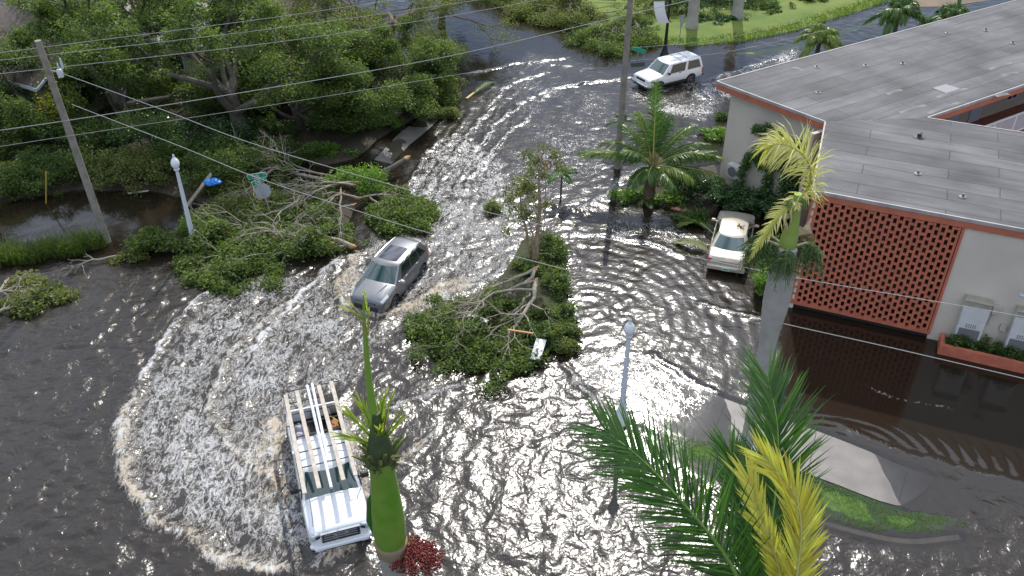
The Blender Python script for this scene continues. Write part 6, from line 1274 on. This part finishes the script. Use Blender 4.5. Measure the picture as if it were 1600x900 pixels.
# ============================================================ STREET FURNITURE, POLES, WIRES, HOUSES, DEBRIS
lw = mat('lamp_white_paint', (.62, .66, .70), .4, var=.08, vscale=3)
def lamp(loc, label, col, h=4.5, glob=None, grp=None):
    t_ = thing('street_lamp', label, 'street lamp', (loc[0], loc[1], -.3), 0, grp); z = .3; k = h/4.5; mb = MB()
    mb.lathe([(.34, -.1), (.34, .34), (.31, .46), (.22, .68), (.16, .92), (.135, 1.15)], 12); mb.build('base', col, t_)
    mb = MB(); mb.lathe([(.125, 1.12), (.115, 1.6), (.075, 3.75*k+.3), (.07, 3.85*k+.3)], 12); mb.build('post', col, t_)
    mb = MB(); q = 3.85*k+.3; mb.lathe([(.06, q), (.12, q+.05), (.13, q+.12), (.09, q+.15)], 12); mb.build('collar', col, t_)
    q += .15; mb = MB(); mb.lathe([(.10, q), (.18, q+.12), (.20, q+.28), (.15, q+.42), (.08, q+.50)], 16); hd_ = mb.build('globe', glob or mat('globe_white', (.75, .76, .78), .25, coat=.5), t_)
    mb = MB(); mb.lathe([(.085, q+.50), (.05, q+.55), (.035, q+.60), (.05, q+.64), (.0, q+.72)], 12); mb.build('finial', col if glob is None else glob, hd_)
lamp(at(305, 386), 'white street lamp at left standing in dark water beside the fallen branches', lw, 4.75, grp='white street lamps')
lamp(at(970, 658), 'white street lamp right of centre at the flooded pavement end', lw, 4.55, grp='white street lamps')
lamp(at(1038, 88), 'black street lamp with a white globe at the far lawn', mat('black_iron', (.012, .012, .014), .4), 4.6)
# banner hanging by the black lamp
p = P(1038, 88); bn = thing('banner', 'white bent banner sheet hanging left of the black lamp', 'banner', (p[0]-.75, p[1], 3.15)); G = []
for i in range(9): u = i/8; G.append([(-.55+.95*u*u+.0, -.05+.15*sin(u*3), .95-1.9*u) if 0 else (-.35+.45*u*u+v*.75, -.1*sin(u*3)-.15*u+.06*v, .75-1.5*u+.04*v) for v in (0, .5, 1)])
mb = MB(); mb.grid(G); G2 = [[(a, b+.02, c_) for a, b, c_ in r] for r in G]; mb.grid(G2); mb.build('sheet', mat('banner_white', (.72, .72, .72), .6), bn); mb = MB(); mb.tube([(-.4, 0, .76), (.72, 0, .80)], .02, 6); mb.build('arm', mat('black_iron', (.012, .012, .014), .4), bn)
# utility poles
polem = mat('pole_wood', (.30, .265, .22), .9, col2=(.20, .18, .15), vscale=3, bump=.4)
def upole(loc, top, label, h):
    t_ = thing('utility_pole', label, 'utility pole', (loc[0], loc[1], -.4)); mb = MB(); mb.tube([(0, 0, 0), (top[0]*.5, top[1]*.5, h*.5), (top[0], top[1], h)], [.19, .165, .135], 14); mb.build('pole', polem, t_); return t_
t1 = upole(at(168, 378), (-.35, 0), 'wooden utility pole leaning left at the pond with its small grey transformer', 10.35)
mb = MB(); mb.tube([(-.33, 0, 9.05), (.15, -.05, 9.0)], .03, 6); mb.build('arm', mat('galv', (.45, .46, .47), .4, .5), t1)
mb = MB(); mb.lathe([(.0, 0), (.12, .02), (.13, .3), (.10, .36), (.04, .38), (.03, .6)], 12, (.20, -.05, 8.75)); mb.lathe([(.05, 0), (.06, .2), (.03, .45)], 8, (.38, -.05, 9.15)); mb.build('transformer', mat('insulator', (.55, .57, .60), .35), t1)
t2 = upole(at(965, 262), (.0, 0), 'tall wooden utility pole in the flooded street left of the coconut palm', 10.6)
# wires
wirem = mat('wire_grey', (.36, .36, .34), .6); wn_ = 0
def wire(px, z0, z1, label, r=.013):
    """cable hanging in the vertical plane between its two ends"""
    a = P(*px[0], z0); b = P(*px[-1], z1); d = (b-a)[:2]; n_ = np.array([-d[1], d[0]]); pts = [a]
    for q in px[1:-1]:
        dr = FW+RT*(q[0]-800)/FPX+UP*(450-q[1])/FPX; t_ = ((a[:2]-CO[:2])@n_)/(dr[:2]@n_); pts.append(CO+dr*t_)
    pts.append(b); s_ = smooth(pts, 10); mb = MB(); mb.tube(s_, r, 6); o = mb.build('overhead_wire', wirem); tag(o, label, 'wire', 'overhead wires')
wire([(-60, 90), (400, 31), (640, -4)], 9.5, 9.5, 'topmost overhead wire crossing the grove just under the left pole top')
wire([(-60, 101), (400, 48), (720, 4), (760, -4)], 9.2, 9.2, 'second overhead wire from the top across the grove')
wire([(-60, 122), (400, 70), (640, 35), (760, 15), (860, -4)], 8.7, 8.9, 'third overhead wire from the top across the grove')
wire([(-60, 212), (120, 186), (400, 141), (700, 88), (985, 22), (1130, -12)], 6.3, 8.8, 'single overhead wire running from the left pole past the right pole', .018)
wire([(-60, 238), (110, 212), (400, 168), (700, 119), (860, 92)], 5.7, 6.5, 'thin dark overhead wire lowest across the grove', .010)
wire([(84, 110), (250, 170), (400, 226), (640, 297), (780, 336), (1000, 384), (1240, 433), (1420, 464), (1700, 512)], 8.6, 6.0, 'upper long wire from the left pole across the brick screen')
wire([(112, 163), (280, 228), (400, 277), (560, 330), (656, 360), (780, 394), (980, 446), (1200, 500), (1400, 545), (1700, 615)], 7.2, 4.6, 'lower long wire from the left pole across the dark parking water')
wire([(985, 75), (1120, 62), (1260, 30)], 4.5, 4.5, 'thin wire low over the lawn right of the tall pole, upper one', .010)
wire([(985, 95), (1130, 82), (1300, 45)], 4.0, 4.0, 'thin wire low over the lawn right of the tall pole, lower one', .010)
# street signs
def text_mesh(s, size, ex=.004, al='CENTER'):
    fc = bpy.data.curves.new('txt', 'FONT'); fc.body = s; fc.size = size; fc.extrude = ex; fc.align_x = al; fc.align_y = 'CENTER'; o = bpy.data.objects.new('txt', fc); C.objects.link(o)
    dg = bpy.context.evaluated_depsgraph_get(); dg.update(); me = bpy.data.meshes.new_from_object(o.evaluated_get(dg)); bpy.data.objects.remove(o); return me
green = mat('sign_green', (.0, .22, .12), .45); wht = mat('sign_white', (.75, .77, .77), .45); galv = mat('galv', (.45, .46, .47), .4, .5)
def name_blade(parent, txt, z, rz, w_=.95, small='ST'):
    b = MB(); b.box((0, 0, z), (w_, .012, .24), rz=rz); o = b.build('name_blade', green, parent)
    for sg in (1, -1):
        R = Matrix.Translation((0, 0, z)) @ Matrix.Rotation(rz+(0 if sg > 0 else pi), 4, 'Z') @ Matrix.Translation((-.08, -.008, 0)) @ Matrix.Rotation(pi/2, 4, 'X')
        me = text_mesh(txt, .19); me.transform(R); link('lettering', me, o, wht)
        me = text_mesh(small, .10); me.transform(Matrix.Translation((0, 0, z)) @ Matrix.Rotation(rz+(0 if sg > 0 else pi), 4, 'Z') @ Matrix.Translation((w_/2-.12, -.008, .02)) @ Matrix.Rotation(pi/2, 4, 'X')); link('lettering', me, o, wht)
    f = MB(); M = Matrix.Rotation(rz, 4, 'Z')
    for (cx, cz, sx, sz) in ((0, .118, w_, .012), (0, -.118, w_, .012), (w_/2-.006, 0, .012, .22), (-w_/2+.006, 0, .012, .22)): f.box(M @ Vector((cx, 0, 0))+Vector((0, 0, z+cz)), (sx, .018, sz), rz=rz)
    f.build('border', wht, o)
p = P(432, 352); sg_ = thing('street_sign', 'leaning stop sign seen from behind under two green street name blades reading First', 'street sign', (p[0], p[1], -.3)); sg_.rotation_euler = (radians(-6), radians(-12), 0)
mb = MB(); mb.tube([(0, 0, 0), (0, 0, 3.05)], .035, 8); mb.build('post', galv, sg_)
mb = MB(); oc = [(cos(pi/8+k*pi/4)*.40, sin(pi/8+k*pi/4)*.40) for k in range(8)]; mb.prism(oc, -.008, .008); mb.xf(Matrix.Translation((0, .05, 2.15)) @ Matrix.Rotation(radians(18), 4, 'Z') @ Matrix.Rotation(pi/2, 4, 'X')); so_ = mb.build('stop_plate', mat('sign_back', (.36, .39, .43), .45, .3), sg_)
mb = MB(); mb.box((0, .035, 2.15), (.05, .03, .7)); mb.build('bracket', galv, so_)
name_blade(sg_, 'First', 2.98, radians(-6), 1.0, 'ST'); name_blade(sg_, 'Clay', 2.70, radians(52), .85, 'AV')
# no turning sign among the slender tree
p = P(851, 352); ns = thing('traffic_sign', 'round no turn sign with red ring behind the slender tree', 'traffic sign', (p[0], p[1], -.3)); mb = MB(); mb.tube([(0, 0, 0), (0, 0, 3.9)], .03, 8); mb.build('post', galv, ns)
MX = Matrix.Translation((0, -.04, 3.65)) @ Matrix.Rotation(pi/2, 4, 'X')
mb = MB(); mb.box((0, -.025, 3.65), (.62, .012, .62), bev=.004); mb.build('plate', wht, ns)
mb = MB(); n = 28
v = [(cos(2*pi*k/n)*r_, sin(2*pi*k/n)*r_, z) for r_, z in ((.27, 0), (.27, .012), (.215, .012), (.215, 0)) for k in range(n)]
mb.add(v, [(i*n+k, i*n+(k+1) % n, ((i+1) % 4)*n+(k+1) % n, ((i+1) % 4)*n+k) for i in range(4) for k in range(n)]); mb.xf(MX); ring_ = mb.build('red_ring', mat('sign_red', (.5, .02, .04), .45), ns)
mb = MB(); mb.box((0, 0, .016), (.46, .05, .006), rz=pi/4); mb.xf(MX); mb.build('red_slash', MT['sign_red'], ns)
mb = MB(); mb.box((.05, -.05, .007), (.05, .22, .006)); mb.box((-.03, .04, .008), (.20, .05, .006)); mb.add([(-.17, .04, .004), (-.10, .11, .004), (-.10, -.03, .004), (-.17, .04, .011), (-.10, .11, .011), (-.10, -.03, .011)], [(0, 1, 2), (3, 5, 4), (0, 3, 4, 1), (1, 4, 5, 2), (2, 5, 3, 0)]); mb.xf(MX); mb.build('arrow', mat('sign_and_bore_black', (.015, .015, .015), .5), ns)
# toppled green blade at the far street, sign post beside the black lamp
p = P(995, 90); gs = thing('street_sign', 'green street name blade tilted low over the water right of the tall pole', 'street sign', (p[0], p[1], 0)); gs.rotation_euler = (0, radians(12), 0); b = MB(); b.box((0, 0, .55), (1.0, .02, .30), rz=-.3); b.build('name_blade', mat('sign_green_pale', (.02, .30, .20), .5), gs); b = MB(); b.tube([(0, 0, -.3), (0, 0, .42)], .03, 6); b.build('post', galv, gs)
p = P(1058, 90); gs = thing('sign_post', 'thin metal sign post with small plates right of the black lamp', 'sign post', (p[0], p[1], -.2)); b = MB(); b.tube([(0, 0, 0), (.05, 0, 3.2)], .035, 6); b.build('post', galv, gs)
for k, z in enumerate((3.05, 2.6)): b = MB(); b.box((.05, -.04, z), (.34, .015, .40), rz=.5+.3*k); b.build('plate', mat('sign_back', (.36, .39, .43), .45, .3), gs)
# hydrant
p = P(916, 60); hy = thing('fire_hydrant', 'yellow fire hydrant in shallow water at the far grass edge', 'fire hydrant', (p[0], p[1], -.15)); ym = mat('hydrant_yellow', (.65, .42, .02), .45)
mb = MB(); mb.lathe([(.17, 0), (.17, .06), (.12, .08), (.12, .55), (.15, .57), (.15, .62), (.13, .68), (.08, .76), (.04, .80), (.04, .86), (0, .87)], 16); mb.build('barrel', ym, hy)
for a in (0, pi, -pi/2): mb = MB(); mb.lathe([(.06, .1), (.06, .17), (.075, .17), (.075, .21), (0, .22)], 10, (0, 0, .48), (Matrix.Rotation(a, 3, 'Z') @ Matrix.Rotation(pi/2, 3, 'Y'))); mb.build('outlet', ym, hy)
# floating / stranded debris
def simple(name, label, cat, mb, m, grp=None): o = mb.build(name, m); return tag(o, label, cat, grp)
def plank(px0, z0, px1, z1, w_, t_, name, label, cat, m, grp=None, bev=.005):
    a = Vector(P(*px0, z0)); b = Vector(P(*px1, z1)); d = b-a; M = d.to_track_quat('X', 'Z').to_matrix().to_4x4(); mb = MB(); mb.box((a+b)/2, (d.length, w_, t_), M=M, bev=bev); return simple(name, label, cat, mb, m, grp)
woodp = mat('pale_board', (.52, .47, .38), .7, var=.25, vscale=6)
plank((292, 322), .1, (330, 272), 1.6, .35, .06, 'plank', 'pale wooden board leaning behind the white lamp under the blue tarpaulin', 'plank', mat('grey_board', (.33, .27, .20), .8, var=.3, vscale=5))
bm = bmesh.new(); bmesh.ops.create_icosphere(bm, subdivisions=3, radius=1)
for v in bm.verts: q = v.co.copy(); k = 1+.5*(float(vn(np.array(q.x*2.5+9.), np.array(q.y*2.5+q.z*2+4.)))-.5); v.co = Vector((q.x*.42*k, q.y*.30*k, q.z*.16*k))
me = bpy.data.meshes.new('tarpaulin'); bm.to_mesh(me); bm.free()
o = link('tarpaulin', me, None, mat('blue_tarp', (.01, .16, .55), .45)); o.location = P(333, 284, 1.45); tag(o, 'crumpled blue tarpaulin scrap on the fallen branches behind the white lamp', 'tarpaulin')
plank((306, 344), .12, (342, 341), .12, .22, .05, 'board', 'pale board floating right of the white street lamp', 'board', woodp, 'floating boards')
plank((323, 427), .05, (338, 412), .05, .12, .05, 'board', 'short white board floating below the white street lamp', 'board', mat('white_board', (.7, .71, .72), .5), 'floating boards')
mb = MB(); a = [P(464, 372, .75), P(470, 368, .95), P(486, 374, .8), P(484, 380, .6), P(468, 378, .6)]; mb.add(a+[q+[0, .03, -.02] for q in a], [(0, 1, 2, 3, 4), (9, 8, 7, 6, 5)]+[(k, (k+1) % 5, 5+(k+1) % 5, 5+k)[::-1] for k in range(5)]); simple('metal_sheet', 'bent white metal sheet on the fallen branch left of the grey car', 'metal sheet', mb, mat('white_sheet', (.62, .68, .72), .35))
mb = MB(); c0 = P(898, 480, .22); n = 20; v = []; r0 = .115; d = Vector((0, -.62, .0)); 
for (yy, rr_) in ((0, .115), (.68, .115), (.68, .098), (0, .098)):
    for k in range(n): v.append((c0[0]+rr_*cos(2*pi*k/n), c0[1]-yy, c0[2]+rr_*sin(2*pi*k/n)-.10*yy))
mb.add(v, [(i*n+k, i*n+(k+1) % n, ((i+1) % 4)*n+(k+1) % n, ((i+1) % 4)*n+k) for i in range(1, 3) for k in range(n)]+[(k, (k+1) % n, n+(k+1) % n, n+k) for k in range(n)]); simple('drain_pipe', 'short white pipe section floating right of the median', 'pipe', mb, mat('white_pipe', (.72, .73, .74), .35))
mb = MB(); mb.tube([c0+[0, -.64, -.06], c0+[0, -.3, -.03]], .096, 16); o = mb.build('bore_shade', mat('sign_and_bore_black', (.015, .015, .015), .5)); o.parent = [q for q in C.objects if q.name.startswith('drain_pipe')][0]  # black plug: the shade inside the pipe given as colour
plank((732, 490), .75, (762, 503), .8, .18, .05, 'board', 'grey white board lying among the branches at the left of the median', 'board', mat('board_grey', (.5, .5, .5), .6), 'boards on the median'); plank((728, 506), .6, (737, 487), .85, .12, .05, 'board', 'short white board standing at the end of the grey one on the median', 'board', MT['white_board'], 'boards on the median')
plank((793, 515), .95, (833, 521), .9, .07, .05, 'board', 'thin orange board lying on the median', 'board', mat('orange_board', (.50, .21, .08), .6), 'boards on the median')
plank((846, 530), .6, (836, 562), .3, .42, .03, 'panel', 'white panel half in the water at the lower right of the median', 'panel', mat('white_board', (.7, .71, .72), .5))
plank((729, 154), .06, (752, 137), .06, .14, .08, 'board', 'yellowish board floating at the grove edge by the small frond', 'board', mat('yellow_board', (.55, .42, .20), .6))
plank((625, 172), .5, (612, 180), .3, .7, .06, 'board', 'grey brown panel leaning in the shrubs by the side path', 'board', mat('brown_panel', (.33, .28, .22), .8))
plank((72, 318), .0, (72, 268), 1.9, .05, .05, 'stake', 'thin yellow stake standing at the pond shore left of the pole', 'stake', mat('stake_yellow', (.50, .36, .06), .6))
plank((200, 302), .15, (232, 298), .3, .10, .05, 'board', 'long pale stick at the pond edge behind the white lamp', 'stick', woodp)
# low pink kerb in the flood between palm and sedan
mb = ribbon(np.array([P(1048, 325)[:2], P(1075, 330)[:2], P(1100, 336)[:2]]), .12, -.4, .03); tag(mb.build('planting_bed_kerb', mat('pink_kerb', (.34, .16, .13), .8, var=.3)), 'low pinkish kerb awash between the coconut palm and the sedan', 'kerb')
mb = ribbon(smooth([P(978, 303)[:2], P(1000, 312)[:2], P(1018, 326)[:2]], 4), .04, -.1, .10); tag(mb.build('garden_edging', woodp), 'thin pale edging curving round the foot of the coconut palm', 'edging')
# ---- houses behind the grove
def house(loc, rz, L_, W_, h, rh, label, rc, wc, gable=True):
    t_ = thing('house', label, 'house', (loc[0], loc[1], 0), rz, 'houses behind the grove'); mb = MB(); mb.box((0, 0, h/2), (L_, W_, h)); mb.build('wall', wc, t_)
    e = .45; a, b = L_/2+e, W_/2+e; rg = 0 if gable else b; v = [(-a, -b, h), (a, -b, h), (a, b, h), (-a, b, h), (-a+rg, 0, h+rh), (a-rg, 0, h+rh)]
    v2 = [(x, y, z-.15) for x, y, z in v[:4]]; mb = MB(); mb.add(v+v2, [(0, 1, 5, 4), (2, 3, 4, 5), (1, 2, 5), (3, 0, 4), (6, 7, 1, 0), (7, 8, 2, 1), (8, 9, 3, 2), (9, 6, 0, 3), (9, 8, 7, 6)]); rf = mb.build('roof', rc, t_, sm=0)
    mb = MB()
    for sy in (1, -1): mb.box((0, sy*(b+.02), h-.06), (2*a, .04, .2))
    for sx in (1, -1):
        for sy in (1, -1):
            if gable: mb.tube([(sx*(a+.02), sy*b, h-.02), (sx*(a+.02), 0, h+rh-.02)], .09, 4)
    mb.build('eave_trim', mat('eave_white', (.62, .66, .72), .5), rf)
    for sx in (-.3, .25):
        mb = MB(); mb.box((sx*L_, -W_/2-.03, h*.55), (1.3, .06, 1.1)); w_ = mb.build('window', wwhite, t_); mb = MB(); mb.box((sx*L_, -W_/2-.065, h*.55), (1.15, .012, .95)); mb.build('pane', glass, w_)
    mb = MB(); mb.box((L_/2+.03, -W_*.2, h*.5), (.06, 1.2, 1.1)); w_ = mb.build('window', wwhite, t_); mb = MB(); mb.box((L_/2+.065, -W_*.2, h*.5), (.012, 1.05, .95)); mb.build('pane', glass, w_)
    mb = MB(); mb.box((.02*L_, -W_/2-.03, 1.05), (1.0, .06, 2.1)); mb.build('door', mat('grey_door', (.50, .54, .60), .5), t_)
shg = mat('brown_shingle', (.145, .115, .10), .9, col2=(.10, .082, .072), vscale=3, bump=.6, bscale=9); shp = mat('pale_roof', (.60, .57, .52), .8, var=.2, vscale=2)
p = P(12, 62, 4); house((p[0], p[1]+2), radians(-30), 13, 8, 3.0, 2.4, 'brown shingled house with pale gable at the top left corner', shg, mat('house_wall_beige', (.42, .38, .32), .8))
p = P(250, 12, 4); house((p[0], p[1]+1), radians(-15), 11, 8, 3.0, 1.6, 'house with a bright pale roof glimpsed through the trees at the top', shp, mat('house_wall_white', (.6, .6, .58), .8), False)
#p = P(300, 78, 3.5); house((p[0], p[1]), radians(-12), 8, 6, 2.9, 1.2, 'low pale roofed house half hidden behind the tall dark tree', mat('pale_roof_grey', (.42, .40, .38), .8, var=.2, vscale=2), mat('house_wall_white', (.6, .6, .58), .8), False)
p = P(120, -20, 4); house((p[0]-2, p[1]+6), radians(-20), 12, 8, 3.0, 2.0, 'dark roofed house at the top edge left of the pale roofed one', shg, mat('house_wall_beige', (.42, .38, .32), .8))
p = P(500, 40, 0)
tag(sheet('pale_patio', np.array([at(455, 62), at(530, 66), at(540, 48), at(470, 44)]), lambda x, y: .26+0*x, mat('patio_sand', (.55, .48, .40), .8, var=.3), .5), kind='structure')
